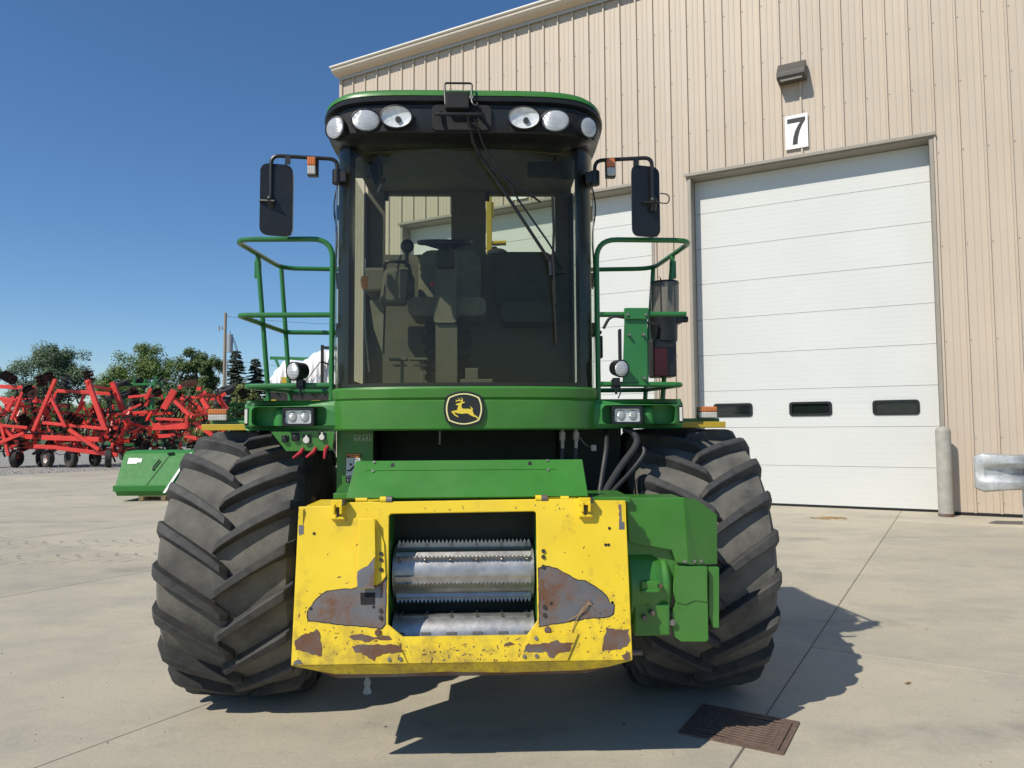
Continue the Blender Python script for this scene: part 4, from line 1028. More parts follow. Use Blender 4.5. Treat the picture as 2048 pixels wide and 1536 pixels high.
# dark lamp recess panels, slightly proud of the visor shell, and the wiper box between them
for s in (-1, 1):
    xs = [CX + s * (.27 + .50 * k / 14) for k in range(15)]
    outl = []
    mb = MB(); rows = []
    for k, x in enumerate(xs):
        t = k / 14; top = 3.565 - .03 * t ** 3 - (.05 if k == 0 else (.015 if k == 1 else 0)) - (.05 * max(0, t - .85) / .15); bot = 3.428
        row = []
        for z in (bot, (bot + top) / 2, top):
            p, n = vis_point(x, z, .0065 if z > bot else .004); row.append(tuple(p))
        rows.append(row)
    mb.grid(rows); mb.build('lamp_recess', M['black_matt'], vis, smooth=40)
mb = MB(); mb.prism(rrect(CX - .175, CX + .165, 3.425, 3.575, .03), lambda x, z: (x, -.789 + abs(x - CX) * .02, z), lambda x, z: (x, -.76, z)); mb.build('wiper_box', M['black_matt'], vis, smooth=0, bevel=.005)
def lens_dome(u, v, depth, N=9, seg=28):
    rows = []
    for i in range(N + 1):
        r = math.sin(math.pi / 2 * i / N); h = math.cos(math.pi / 2 * i / N)
        rows.append([Vector((u * r * math.cos(2 * math.pi * k / seg), v * r * math.sin(2 * math.pi * k / seg), depth * h)) for k in range(seg)])
    return rows
def lamp(pos, n, u, v, kind, parent, name='work_light', body=.05):
    F = frame_from_normal(n); P = Vector(pos)
    def X(p): return P + F @ Vector(p)
    seg = 28
    def ringv(k, z): return [X((u * k * math.cos(2 * math.pi * j / seg), v * k * math.sin(2 * math.pi * j / seg), z)) for j in range(seg)]
    mb = MB(); mb.grid([ringv(.5, -body), ringv(.95, -body), ringv(1.10, -.015), ringv(1.10, .006), ringv(1.0, .008), ringv(.98, -.01)], closed=True)
    h = mb.build(name, M['black'], parent, smooth=40)
    if kind == 'clear':
        mb = MB(); rows = [ringv(.99, .002), ringv(.9, -.004), ringv(.7, -.009), ringv(.4, -.013), ringv(.18, -.014), ringv(.02, -.014)]; mb.grid(rows, closed=True); mb.build('reflector', M['silver'], h, smooth=20)
        mb = MB(); mb.cyl(X((0.01, -.012, -.014)), X((0.01, -.012, .004)), .018, .015, 12); mb.build('bulb', M['bolt_dark'], h)
        mb = MB(); mb.grid([[X(q) for q in r] for r in lens_dome(u, v, .014)], closed=True); mb.build('lens', M['lens_clear'], h, smooth=60)
    else:
        mb = MB(); mb.grid([[X(q) for q in r] for r in lens_dome(u, v, .016)], closed=True); mb.build('lens', M[kind], h, smooth=60)
    return h
for x, z, u, v, kind, yaw, off in ((-.748, 3.462, .064, .062, 'lens_round', -12, .035), (-.578, 3.487, .080, .062, 'lens_ribbed', 8, .022), (-.405, 3.500, .086, .062, 'clear', 2, .028),
                              (.325, 3.499, .086, .062, 'clear', -2, .028), (.502, 3.491, .080, .062, 'lens_ribbed', -8, .022), (.683, 3.474, .060, .060, 'lens_round', 14, .035)):
    p, n = vis_point(x, z, off)
    nn = Vector((n.x * .45, n.y, -.06)); nn.rotate(Matrix.Rotation(RAD(yaw), 3, 'Z'))
    lamp(p, nn, u, v, kind, hv)
# hoop and handle over the wiper motor
mb = MB(); mb.tube(fillet([(-.125, -.82, 3.56), (-.131, -.80, 3.695), (.026, -.80, 3.695), (.024, -.82, 3.58)], .015, 3), .006, 8); mb.build('roof_hoop', M['black'], hv)
mb = MB(); mb.box(-.125, .012, -.83, -.76, 3.535, 3.635); mb.build('hoop_base', M['black_matt'], hv, smooth=0, bevel=.008)
mb = MB(); mb.tube(fillet([(-.145, -.79, 3.525), (-.185, -.84, 3.495), (.09, -.84, 3.495), (.055, -.79, 3.525)], .03, 4), .011, 8); mb.build('grab_handle', M['black'], hv)
mb = MB(); mb.cyl((.022, -.835, 3.60), (.022, -.80, 3.60), .012, seg=10).tube(fillet([(.022, -.83, 3.59), (.03, -.85, 3.55), (.06, -.82, 3.555), (.055, -.80, 3.58)], .02), .004, 6); mb.build('motor_plug', M['bolt'], hv)
# wiper
def wy(x): return plan(.785, .345, -.30, 2.4, math.asin(max(-1, min(1, (x - CX) / .785))) if False else math.copysign(abs((x - CX) / .785) ** 1.2, 1) * math.pi / 2).y
def gy(x, d=.035):
    q = min(1, abs(x - CX) / .785); return -.30 - .345 * (1 - q ** 2.4) ** (1 / 2.4) - d
def WP(x, z, d=.04): return (x, gy(x, d), z)
mb = MB()
mb.tube([(.0, -.82, 3.50), WP(.03, 3.38, .09), WP(.077, 3.305), WP(.28, 3.0), WP(.482, 2.70)], .010, 7)
mb.tube([(.04, -.82, 3.48), WP(.09, 3.36, .09), WP(.30, 3.05), WP(.46, 2.83), WP(.575, 2.66)], .006, 7)
mb.cyl(WP(.482, 2.70), WP(.486, 2.62), .014, seg=8); mb.tube([WP(.575, 2.66), WP(.575, 2.645), WP(.47, 2.640)], .007, 6)
mb.tube([WP(.05, 3.36, .05), WP(.06, 3.30, .05)], .007, 6)
wp = mb.build('wiper_arm', M['black'], hv)
mb = MB(); mb.tube([WP(.498, 3.11, .025), WP(.505, 2.9, .025), WP(.495, 2.65, .025), WP(.508, 2.4, .025), WP(.516, 2.215, .025)], .008, 6); mb.tube([WP(.495, 2.75, .04), WP(.50, 2.65, .055), WP(.510, 2.45, .04)], .009, 6); mb.build('wiper_blade', M['black_matt'], wp)
mb = MB(); mb.tube([WP(.13, 3.24, .05), WP(.25, 3.17, .05), WP(.30, 3.13, .05), WP(.425, 3.055, .04)], [.012, .012, .009, .006], 7); mb.build('washer_arm', M['black'], wp)

# ---- mirrors, arms and hanging signals
for s, xi, xo, ytw in ((-1, -.801, -1.187, .10), (1, .772, 1.118, -.12)):
    mb = MB(); mb.tube(fillet([(xi, -.48, 3.24), (xi, -.48, 3.366), (xo, -.52, 3.372), (xo + s * .0, -.52, 3.10)], .05, 5), .012, 9)
    arm = mb.build('mirror_arm', M['black'], hv)
    mb = MB(); mb.cyl((xi, -.48, 3.21), (xi, -.48, 3.30), .030, seg=12).box(min(xi, xi - s * .06), max(xi, xi - s * .06), -.50, -.36, 3.22, 3.29); mb.build('arm_socket', M['black'], arm, bevel=.006)
    xm = (-1.157, 1.078)[s > 0]
    mb = MB(); mb.prism(rrect(xm - .092, xm + .092, 2.885, 3.325, .045, 5), lambda x, z: (x, -.52 + (x - xm) * ytw * s * -2.2 + .01 * ((z - 3.1) / .22) ** 2, z), lambda x, z: (xm + (x - xm) * .9, -.455 + (x - xm) * ytw * s * -2.2, 3.105 + (z - 3.105) * .95))
    mi = mb.build('mirror', M['black'], hv, smooth=30, bevel=.012)
    mb = MB(); mb.ball((xo, -.535, 3.10), .022).cyl((xo - .06, -.54, 3.09), (xo + .03, -.545, 3.085), .008, seg=7).cyl((xo, -.53, 3.11), (xo, -.50, 3.05), .026, seg=10); mb.build('mirror_clamp', M['black'], mi)
    mb = MB(); mb.box(xm - .085, xm + .085, -.452, -.448, 2.92, 3.29); 
    xs = (-.937, .861)[s > 0]
    mb = MB(); mb.box(xs - .030, xs + .030, -.545, -.50, 3.243, 3.356); sg = mb.build('turn_signal', M['black'], hv, smooth=0, bevel=.004)
    mb = MB(); mb.box(xs - .028, xs + .024, -.562, -.5455, 3.300, 3.352); mb.build('amber_lens', M['lens_amber'], sg, smooth=0, bevel=.006)
    mb = MB(); mb.box(xs - .026, xs + .024, -.562, -.5455, 3.246, 3.2985); mb.build('clear_lens', M['lens_frost'], sg, smooth=0, bevel=.006)
    mb = MB(); mb.box(xo - s * .1 - .016, xo - s * .1 + .016, -.53, -.525, 3.315, 3.365); mb.build('arm_tab', M['black'], arm, smooth=0)
    if s > 0:
        mb = MB(); mb.tube(fillet([(1.165, -.52, 3.15), (1.22, -.53, 3.14), (1.215, -.53, 3.08), (1.15, -.53, 3.09)], .03), .004, 6); mb.build('mirror_loop', M['wire'], mi)

# ---- platforms with front pods
def pod(s):
    X = lambda x: CX + s * x
    def yf(x):
        q = max(0, (x - 1.20) / .16); return -.425 + .11 * min(1, q) ** 2.2
    def ol(x0, x1, z0, z1, r, n=5):
        p = rrect(x0, x1, z0, z1, r, n); out = []
        for i, a in enumerate(p):
            b = p[(i + 1) % len(p)]; m_ = max(1, int(math.hypot(b[0] - a[0], b[1] - a[1]) / .05))
            for k in range(m_): out.append((a[0] + (b[0] - a[0]) * k / m_, a[1] + (b[1] - a[1]) * k / m_))
        return out
    mb = MB(); mb.prism([ol(.752, 1.362, 1.718, 1.900, .03), ol(.835, 1.295, 1.748, 1.862, .03)[::-1]], lambda x, z: (X(x), yf(x) + .03 * max(0, (z - 1.84) / .06) ** 2 + .015 * max(0, (1.75 - z) / .03) ** 2, z), lambda x, z: (X(x), yf(x) + .095, z))
    pd = mb.build('front_pod', M['green_plastic'], hv, smooth=14, bevel=.008)
    mb = MB(); mb.prism(ol(.80, 1.335, 1.735, 1.875, .03), lambda x, z: (X(x), yf(x) + .050, z), lambda x, z: (X(x), yf(x) + .11, z)); mb.build('pod_back', M['green_plastic'], pd, smooth=40)
    mb = MB(); rows = []
    for k in range(9):
        a = math.pi * k / 8; rows.append([(X(1.125 - .048 * math.cos(a)), -.34 - .052 * math.sin(a), z) for z in (1.748, 1.80, 1.835)] + [(X(1.125 - .034 * math.cos(a)), -.34 - .036 * math.sin(a), 1.853), (X(1.125), -.34, 1.858)])
    mb.grid(rows); mb.build('pod_boss', M['green_plastic'], pd, smooth=50)
    cxh = 1.0 if s < 0 else .985
    zc = 1.800
    mb = MB(); mb.prism([rrect(X(cxh) - .094, X(cxh) + .094, zc - .054, zc + .054, .012), rrect(X(cxh) - .078, X(cxh) + .078, zc - .040, zc + .040, .01)[::-1]], lambda x, z: (x, -.452, z), lambda x, z: (x, -.345, z)); hl = mb.build('headlight', M['black'], pd, smooth=20, bevel=.004)
    mb = MB(); mb.prism(rrect(X(cxh) - .078, X(cxh) + .078, zc - .040, zc + .040, .01), lambda x, z: (x, -.436, z), lambda x, z: (x, -.36, z)); mb.build('reflector_bowl', M['silver'], hl, smooth=0)
    for q in (-1, 1):
        c = Vector((X(cxh) + q * .036, -.434, zc)); mb = MB(); mb.ball(c, (.028, .012, .034), 18, 10); mb.build('projector', M['lens_round'], hl, smooth=60)
    mb = MB(); mb.prism(rrect(X(cxh) - .077, X(cxh) + .077, zc - .039, zc + .039, .01), lambda x, z: (x, -.4495, z), lambda x, z: (x, -.4488, z)); mb.build('lens', M['lens_clear'], hl, smooth=0)
    mb = MB(); mb.box(min(X(1.322), X(1.352)), max(X(1.322), X(1.352)), yf(1.34) - .012, yf(1.34) + .05, 1.752, 1.858); mb.build('side_reflector_frame', M['black'], pd, smooth=0, bevel=.006)
    mb = MB(); mb.box(min(X(1.326), X(1.344)), max(X(1.326), X(1.344)), yf(1.335) - .02, yf(1.335) - .0125, 1.762, 1.848); mb.build('side_reflector', M['white_plastic'], pd, smooth=0, bevel=.003)
    mb = MB(); mb.box(min(X(.76), X(1.345)), max(X(.76), X(1.345)), -.335, .62, 1.862, 1.902); mb.build('platform', M['tread'], hv, smooth=0, bevel=.008)
    mb = MB(); mb.box(min(X(1.345), X(1.36)), max(X(1.345), X(1.36)), -.28, .62, 1.80, 1.905); mb.build('platform_edge', M['green'], hv, smooth=0, bevel=.004)
    # fender, marker lamp
    fx0, fx1 = (1.38, 1.735) if s < 0 else (1.34, 1.725)
    mb = MB(); mb.box(min(X(fx0), X(fx1)), max(X(fx0), X(fx1)), -.02, .03, 1.722, 1.762); mb.build('fender_plate', M['yellow_part'], hv, smooth=0, bevel=.003)
    mb = MB(); mb.box(min(X(1.38), X(1.70)), max(X(1.38), X(1.70)), .032, .30, 1.755, 1.785); mb.build('fender', M['green'], hv, smooth=0, bevel=.006)
    lx = (1.63, 1.605)[s > 0]
    mb = MB(); mb.box(X(lx) - .062, X(lx) + .062, -.005, .035, 1.785, 1.862); ml = mb.build('marker_lamp', M['black'], hv, smooth=0, bevel=.004)
    mb = MB(); mb.box(X(lx) - .06, X(lx) + .06, -.035, -.0052, 1.827, 1.862); mb.build('amber_lens', M['lens_amber'], ml, smooth=0, bevel=.006)
    mb = MB(); mb.box(X(lx) - .06, X(lx) + .06, -.035, -.0052, 1.786, 1.826); mb.build('clear_lens', M['lens_frost'], ml, smooth=0, bevel=.006)
for s in (-1, 1): pod(s)

# ---- handrails
def rails(s):
    X = lambda x: CX + s * x
    r = .0165
    top = fillet([(X(.822), -.36, 1.89), (X(.822), -.36, 2.905), (X(1.435), -.36, 2.90), (X(1.36), .46, 2.90), (X(.86), .50, 2.90)], .13, 7)
    rl = MB().tube(top, r, 10).build('handrail', M['green_rail'], hv)
    if s < 0:
        MB().tube(fillet([(X(.822), -.36, 2.43), (X(1.40), -.36, 2.428), (X(1.33), .46, 2.43), (X(.86), .50, 2.43)], .06, 5), r, 10).build('mid_rail', M['green_rail'], rl)
    else:
        MB().tube(fillet([(X(.822), -.36, 2.43), (X(1.38), -.36, 2.432)], .06, 5), r, 10).build('mid_rail', M['green_rail'], rl)
    MB().tube(fillet([(X(.822), -.36, 1.995), (X(1.35), -.36, 1.99), (X(1.29), .46, 2.0), (X(.86), .50, 2.0)], .06, 5), r, 10).build('lower_rail', M['green_rail'], rl)
    MB().tube([(X(1.40), .02, 2.895), (X(1.31), .02, 1.88)], r, 10).build('rail_post', M['green_rail'], rl)
    MB().tube([(X(1.36), .44, 2.895), (X(1.28), .44, 1.88)], r, 10).build('rail_post', M['green_rail'], rl)
    mb = MB(); mb.box(X(1.405) - .02, X(1.405) + .02, .03, .06, 2.74, 2.86); mb.build('rail_clip', M['green_rail'], rl, smooth=0, bevel=.003)
for s in (-1, 1): rails(s)
# round spot lamps on the lower rails
lamp((-1.062, -.44, 2.075), (-.42, -1, -.1), .046, .052, 'lens_round', hv, 'spot_light', .10)
lamp((.925, -.44, 2.085), (.22, -1, -.12), .046, .050, 'lens_round', hv, 'spot_light', .09)
for x in (-1.03, .90):
    mb = MB(); mb.box(x - .02, x + .02, -.42, -.36, 1.985, 2.03).cyl((x, -.39, 1.93), (x, -.39, 1.99), .008, seg=8).obox((x, -.37, 1.995), (.05, .045, .05)); mb.tube(fillet([(x + .01, -.40, 2.0), (x + .03, -.41, 1.95), (x + .01, -.40, 1.905)], .02), .004, 6); mb.build('lamp_clamp', M['black'], hv)
# shield panel and lubrication pump on the picture-right rail
mb = MB(); mb.prism([(.962, 2.40), (1.105, 2.40), (1.100, 2.005), (.945, 2.005)], lambda x, z: (x, -.372, z), lambda x, z: (x, -.362, z)); pn = mb.build('pump_shield', M['green_rail'], hv, smooth=0, bevel=.002)
MB().box(.958, 1.110, -.392, -.374, 2.395, 2.468).build('shield_hook', M['green_rail'], pn, smooth=0, bevel=.006)
mb = MB()
for x, z in ((.975, 2.425), (1.09, 2.425), (.985, 2.30), (1.075, 2.30), (1.075, 2.03)): mb.cyl((x, -.402, z), (x, -.37, z), .009, seg=8)
mb.build('shield_bolts', M['bolt'], pn)
MB().box(.932, .944, -.36, -.30, 2.06, 2.34).build('shield_edge', M['black'], pn, smooth=0)
mb = MB(); mb.prism(rrect(1.170, 1.338, 2.05, 2.13, .01), lambda x, z: (x, -.22, z), lambda x, z: (x, -.08, z)); 
pu = MB().box(1.175, 1.325, -.22, -.06, 2.05, 2.30).build('lubrication_pump', M['black'], hv, smooth=0, bevel=.01)
MB().box(1.178, 1.262, -.2265, -.2205, 2.055, 2.235).build('pump_red_panel', simple('pump_red', (.16, .018, .02), .45), pu, smooth=0, bevel=.004)
mb = MB(); mb.cyl((1.262, -.15, 2.28), (1.258, -.15, 2.46), .085, .095, 20).box(1.30, 1.375, -.2, -.1, 2.40, 2.455).cyl((1.36, -.15, 2.43), (1.42, -.15, 2.43), .022, seg=8); mb.build('pump_head', M['black'], pu, bevel=.006)
mb = MB(); mb.lathe([(.088, 2.462), (.090, 2.50), (.092, 2.665)], Matrix.Translation((1.272, -.15, 0)) @ Matrix.Rotation(RAD(-90), 4, 'Y'), 28); mb.build('pump_reservoir', M['reservoir'], pu)
mb = MB(); mb.lathe([(.001, 2.678), (.090, 2.676), (.094, 2.664)], Matrix.Translation((1.272, -.15, 0)) @ Matrix.Rotation(RAD(-90), 4, 'Y'), 28)
for a in (.6, 2.4, 4.2): mb.cyl((1.272 + .094 * math.cos(a), -.15 + .094 * math.sin(a), 2.46), (1.272 + .096 * math.cos(a), -.15 + .096 * math.sin(a), 2.69), .004, seg=6)
mb.build('reservoir_lid', M['black'], pu)
mb = MB(); mb.tube(fillet([(.83, -.37, 2.34), (.87, -.39, 2.42), (.98, -.36, 2.41), (1.2, -.24, 2.38)], .05), .010, 8); mb.build('pump_hose', M['hose'], pu)
mb = MB(); mb.box(.80, .83, -.34, -.28, 2.16, 2.30).cyl((.81, -.35, 2.32), (.81, -.30, 2.32), .015, seg=8); mb.build('door_latch', M['black_matt'], hv, smooth=0, bevel=.006)

# ---- under the picture-left pod: socket bracket with couplers and red levers
k_ = .968; c0 = Vector((.115, 0, 1.72))
def sc(x, z): return (c0.x + (x - c0.x) * k_, c0.z + (z - c0.z) * k_)
poly = [sc(*p) for p in [(-1.244, 1.712), (-1.148, 1.591), (-.865, 1.593), (-.85, 1.712)]]
sb = MB().prism(poly, lambda x, z: (x, -.405, z), lambda x, z: (x, -.395, z)).build('socket_bracket', M['green'], hv, smooth=0)
for (x, z), mt, r in (((-1.021, 1.662), 'white_plastic', .020), ((-.925, 1.679), 'white_plastic', .017), ((-1.092, 1.676), 'black', .019), ((-1.155, 1.665), 'black', .016)):
    x, z = sc(x, z)
    h = MB().box(x - r * 1.3, x + r * 1.3, -.412, -.4055, z - r, z + r * 1.5).build('socket', M['black'], sb, smooth=0, bevel=.004)
    mb = MB(); mb.cyl((x, -.424, z - .004), (x, -.4125, z - .004), r, seg=16).box(x - .006, x + .006, -.42, -.4125, z + .006, z + .026); mb.build('socket_cap', M[mt], h, bevel=.003)
for (a, b), (c, d) in (((-1.054, 1.583), (-1.10, 1.547)), ((-.975, 1.586), (-1.018, 1.551)), ((-.902, 1.597), (-.906, 1.542))):
    (a, b), (c, d) = sc(a, b), sc(c, d)
    mb = MB(); mb.tube([(a + .012, -.41, b + .025), (a, -.42, b), (c, -.43, d)], [.010, .013, .007], 10); mb.build('red_lever', M['red_plastic'], sb)
# decal panel below the skirt, picture-left
pl = MB().prism([(-.826, 1.715), (-.603, 1.715), (-.602, 1.33), (-.824, 1.33)], lambda x, z: (x, -.305, z), lambda x, z: (x, -.285, z)).build('decal_panel', M['green'], hv, smooth=0)
MB().prism([(-.69, 1.36), (-.602, 1.36), (-.602, 1.46), (-.69, 1.46)], lambda x, z: (x, -.3075, z), lambda x, z: (x, -.3055, z)).build('panel_lap', M['green'], pl, smooth=0)
wd = MB().prism(rrect(-.769, -.677, 1.398, 1.575, .006), lambda x, z: (x, -.3072, z), lambda x, z: (x, -.3055, z)).build('warning_decal', M['sign_black'], pl, smooth=0)
def dec(x0, x1, z0, z1, mt, nm, y=-.3078): MB().box(x0, x1, y, -.3073, z0, z1).build(nm, M[mt], wd, smooth=0)
dec(-.766, -.680, 1.549, 1.572, 'decal_orange', 'decal_header'); dec(-.766, -.680, 1.440, 1.547, 'decal_white', 'decal_picture')
mb = MB(); mb.prism([(-.762, 1.551), (-.751, 1.569), (-.740, 1.551)], lambda x, z: (x, -.3086, z), lambda x, z: (x, -.3079, z)); mb.build('warning_triangle', M['sign_black'], wd, smooth=0)
def text_mesh(txt, size):
    cu = bpy.data.curves.new('lettering', 'FONT'); cu.body = txt; cu.size = size; cu.align_x = 'LEFT'; cu.extrude = .0002
    ob = bpy.data.objects.new('lettering', cu); col.objects.link(ob)
    dg = bpy.context.evaluated_depsgraph_get(); me = bpy.data.meshes.new_from_object(ob.evaluated_get(dg))
    bpy.data.objects.remove(ob); me.materials.clear(); return me
me = text_mesh('WARNING', .0155); me.materials.append(M['sign_black'])
inst('lettering', me, wd, Matrix.Translation((-.737, -.3081, 1.5545)) @ Matrix.Rotation(RAD(90), 4, 'X'))
mb = MB()
def YP(x, z): return (x, -.3086, z)
def YQ(x, z): return (x, -.3079, z)
circ = lambda cx, cz, r, n=18: [(cx + r * math.cos(2 * math.pi * k / n), cz + r * math.sin(2 * math.pi * k / n)) for k in range(n)]
mb.prism([circ(-.705, 1.522, .018), circ(-.705, 1.522, .015)[::-1]], YP, YQ); mb.prism(circ(-.738, 1.508, .008), YP, YQ); mb.prism([(-.76, 1.475), (-.745, 1.475), (-.722, 1.50), (-.695, 1.50), (-.69, 1.493), (-.717, 1.49), (-.735, 1.465), (-.76, 1.465)], YP, YQ); mb.prism(circ(-.705, 1.522, .005), YP, YQ)
mb.build('pictogram', M['sign_black'], wd, smooth=0)
mb = MB()
for z in (1.425, 1.405):
    for k in range(3): mb.box(-.760, -.690 - .01 * k, -.3079, -.3073, z + k * .005, z + k * .005 + .0018)
mb.build('decal_lines', M['decal_white'], wd, smooth=0)
for x0, x1 in ((-.717, -.676), (-.668, -.606)):
    b = MB().prism([rrect(x0, x1, 1.652, 1.690, .005), rrect(x0 + .002, x1 - .002, 1.654, 1.688, .004)[::-1]], lambda x, z: (x, -.3072, z), lambda x, z: (x, -.3055, z)).build('small_decal', M['decal_white'], pl, smooth=0)
    mb = MB(); n = int((x1 - x0) / .018)
    for k in range(n): mb.box(x0 + .006 + k * .018, x0 + .014 + k * .018, -.3071, -.3056, 1.660, 1.670 + .006 * (k % 2)); mb.box(x0 + .007 + k * .018, x0 + .012 + k * .018, -.3071, -.3056, 1.677, 1.683)
    mb.build('decal_symbols', M['decal_white'], b, smooth=0)
# hydraulic hoses and couplers under the picture-right pod
for pts, r in (([(.95, -.36, 1.715), (1.0, -.40, 1.70), (1.03, -.42, 1.63), (.92, -.46, 1.51), (.79, -.56, 1.34), (.76, -.62, 1.25)], .021), ([(1.0, -.34, 1.62), (1.055, -.40, 1.61), (1.07, -.42, 1.57), (.977, -.46, 1.465), (.806, -.58, 1.32), (.77, -.64, 1.25)], .013), ([(.85, -.3, 1.72), (.832, -.43, 1.62), (.768, -.55, 1.36), (.74, -.62, 1.25)], .015)):
    MB().tube(fillet(pts, .08, 5), r, 10).build('hydraulic_hose', M['hose'], hv)
for x in (.562, .645):
    mb = MB(); mb.cyl((x, -.42, 1.60), (x, -.42, 1.72), .012, seg=10).cyl((x, -.42, 1.655), (x, -.42, 1.70), .022, seg=12).cyl((x, -.42, 1.64), (x, -.42, 1.654), .018, seg=6); cp = mb.build('coupler', M['bolt'], hv)
    mb = MB(); mb.tube(fillet([(x, -.42, 1.60), (x - .01, -.43, 1.5), (x + .02, -.5, 1.40)], .05), .013, 8); mb.build('coupler_hose', M['hose'], cp)
mb = MB(); mb.tube(fillet([(.66, -.42, 1.68), (.70, -.43, 1.62), (.75, -.43, 1.60)], .03), .003, 5).box(.735, .765, -.435, -.42, 1.585, 1.62); mb.build('tether', M['bolt'], hv)
mb = MB(); mb.tube(fillet([(-.19, -.30, 1.71), (-.19, -.3, 1.64)], .02), .007, 6).ball((-.19, -.30, 1.635), .012); mb.build('dangling_rod', M['bolt'], hv)
# scrap of plastic hanging from the lip, and a strand of twine on the pin
mb = MB(); rows = [[(-.50 + x * k, -1.12 + .02 * math.sin(9 * x + k), .515 - .15 * h) for x in (-.018, -.006, .004, .017)] for h, k in ((0, .15), (.2, .35), (.4, 1.0), (.55, .7), (.75, 1.25), (.8, .8))]
mb.grid(rows); mb.build('plastic_scrap', M['bag'], hv, smooth=60)
mb = MB(); mb.tube(fillet([HP(.01)(.609, .854), HP(.014)(.57, .82), HP(.008)(.535, .76), HP(.006)(.52, .72)], .02), .0025, 5).tube(fillet([HP(.01)(.609, .85), HP(.014)(.59, .82), HP(.008)(.50, .77)], .02), .002, 5).tube([HP(.012)(.609, .854), HP(.012)(.66, .81)], .002, 5); mb.build('twine', M['straw'], fr)

# ------------------------------------------------------------------ green box on its pallet
t = thing('wooden_pallet', 'pale wooden pallet under the green box', 'pallet', (-8.65, 18.85, 0), RAD(4))
pm = MB().box(-.60, .60, -.045, .045, 0, .018).mesh('plank', M['wood'], smooth=0)
for k in range(6): inst('plank', pm, t, Matrix.Translation((0, -.44 + k * .176, .118)))
for k in range(3): inst('plank', pm, t, Matrix.Translation((0, -.40 + k * .40, 0)))
sm_ = MB().box(-.05, .05, -.48, .48, .018, .118).mesh('stringer', M['wood'], smooth=0)
for x in (-.53, 0, .53): inst('stringer', sm_, t, Matrix.Translation((x, 0, 0)))
t = thing('green_box', 'new green sheet-metal box strapped on a pallet', 'box', (-8.65, 18.85, .136), RAD(4))
mb = MB(); mb.prism([(-.62, .14), (-.60, .25), (-.15, 1.02), (-.05, 1.08), (.55, 1.10), (.62, .14), (.5, .0), (-.48, .0)], lambda y, z: (-1.10, y, z), lambda y, z: (1.10, y, z)); mb.build('body', M['green_new'], t, smooth=0, bevel=.015)
mb = MB(); mb.prism([(-.635, .12), (-.645, .25), (-.60, .27), (-.58, .12)], lambda y, z: (-1.13, y, z), lambda y, z: (1.13, y, z)); mb.build('lower_fold', M['green_new'], t, smooth=0, bevel=.006)
def slope(x, k, d=.012): return (x, -.60 + .45 * k - .86 * d, .25 + .77 * k + .5 * d)
mb = MB(); mb.add([slope(-.62, .55), slope(-.50, .55), slope(-.50, .75), slope(-.62, .75), slope(-.95, .68), slope(-.72, .68), slope(-.72, .86), slope(-.95, .86), slope(-.72, .72), slope(-.62, .72), slope(-.62, .84), slope(-.72, .84)], [(4, 5, 6, 7), (8, 9, 10, 11)]); mb.build('paper_label', M['sign_white'], t, smooth=0)
mb = MB(); mb.beam(slope(-.30, .50, .04), slope(-.18, .78, .04), .03, .03).cyl(slope(-.30, .5, .0), slope(-.30, .5, .06), .02, seg=8).beam(slope(-.02, .97, .03), slope(.12, 1.0, .03), .06, .05); mb.build('latch', M['black'], t)
MB().add([slope(-.36, .02, .013), slope(-.345, .02, .013), slope(.015, .9, .013), slope(.0, .9, .013)], [(0, 1, 2, 3)]).build('seam', M['black_matt'], t, smooth=0)
mb = MB(); mb.add([slope(.10, -.25, .06), slope(.16, -.25, .06), slope(.56, 1.0, .02), slope(.50, 1.0, .02)], [(0, 1, 2, 3)]); mb.add([slope(.50, 1.0, .02), slope(.56, 1.0, .02), (.58, .55, 1.115), (.52, .55, 1.115)], [(0, 1, 2, 3)])
mb.build('strap', M['strap'], t, smooth=0)

# ------------------------------------------------------------------ tillage implements parked on the gravel
def disc_mesh(r, mt, nm='disc_blade'):
    mb = MB(); mb.lathe([(.02, -.02), (r * .5, -.012), (r, .03), (r * .99, .036), (r * .5, -.004), (.02, -.01)], Matrix.Identity(4), 18); return mb.mesh(nm, M[mt], smooth=40)
DISC = disc_mesh(.25, 'disc'); DISCP = disc_mesh(.27, 'disc_pale')
def fwheel_mesh():
    mb = MB(); mb.lathe([(.22, -.13), (.36, -.15), (.42, -.11), (.44, 0), (.42, .11), (.36, .15), (.22, .13)], Matrix.Identity(4), 22); ty = mb.mesh('wheel', M['far_tyre'], smooth=40)
    mb = MB(); mb.lathe([(.22, -.12), (.18, -.05), (.02, -.03)], Matrix.Identity(4), 16); mb.lathe([(.22, .12), (.18, .05), (.02, .03)], Matrix.Identity(4), 16); return ty, mb.mesh('rim', M['far_rim'], smooth=40)
FWM = fwheel_mesh()
FWD = FWM[1].copy(); FWD.materials.clear(); FWD.materials.append(M['disc'])
def fwheel(par, x, y, z, rz=0, s=1., tilt=0, pale=False):
    w = inst('wheel', FWM[0], par, Matrix.Translation((x, y, z)) @ Matrix.Rotation(rz, 4, 'Z') @ Matrix.Rotation(tilt, 4, 'Y') @ Matrix.Scale(s, 4)); inst('rim', FWM[1] if pale else FWD, w); return w
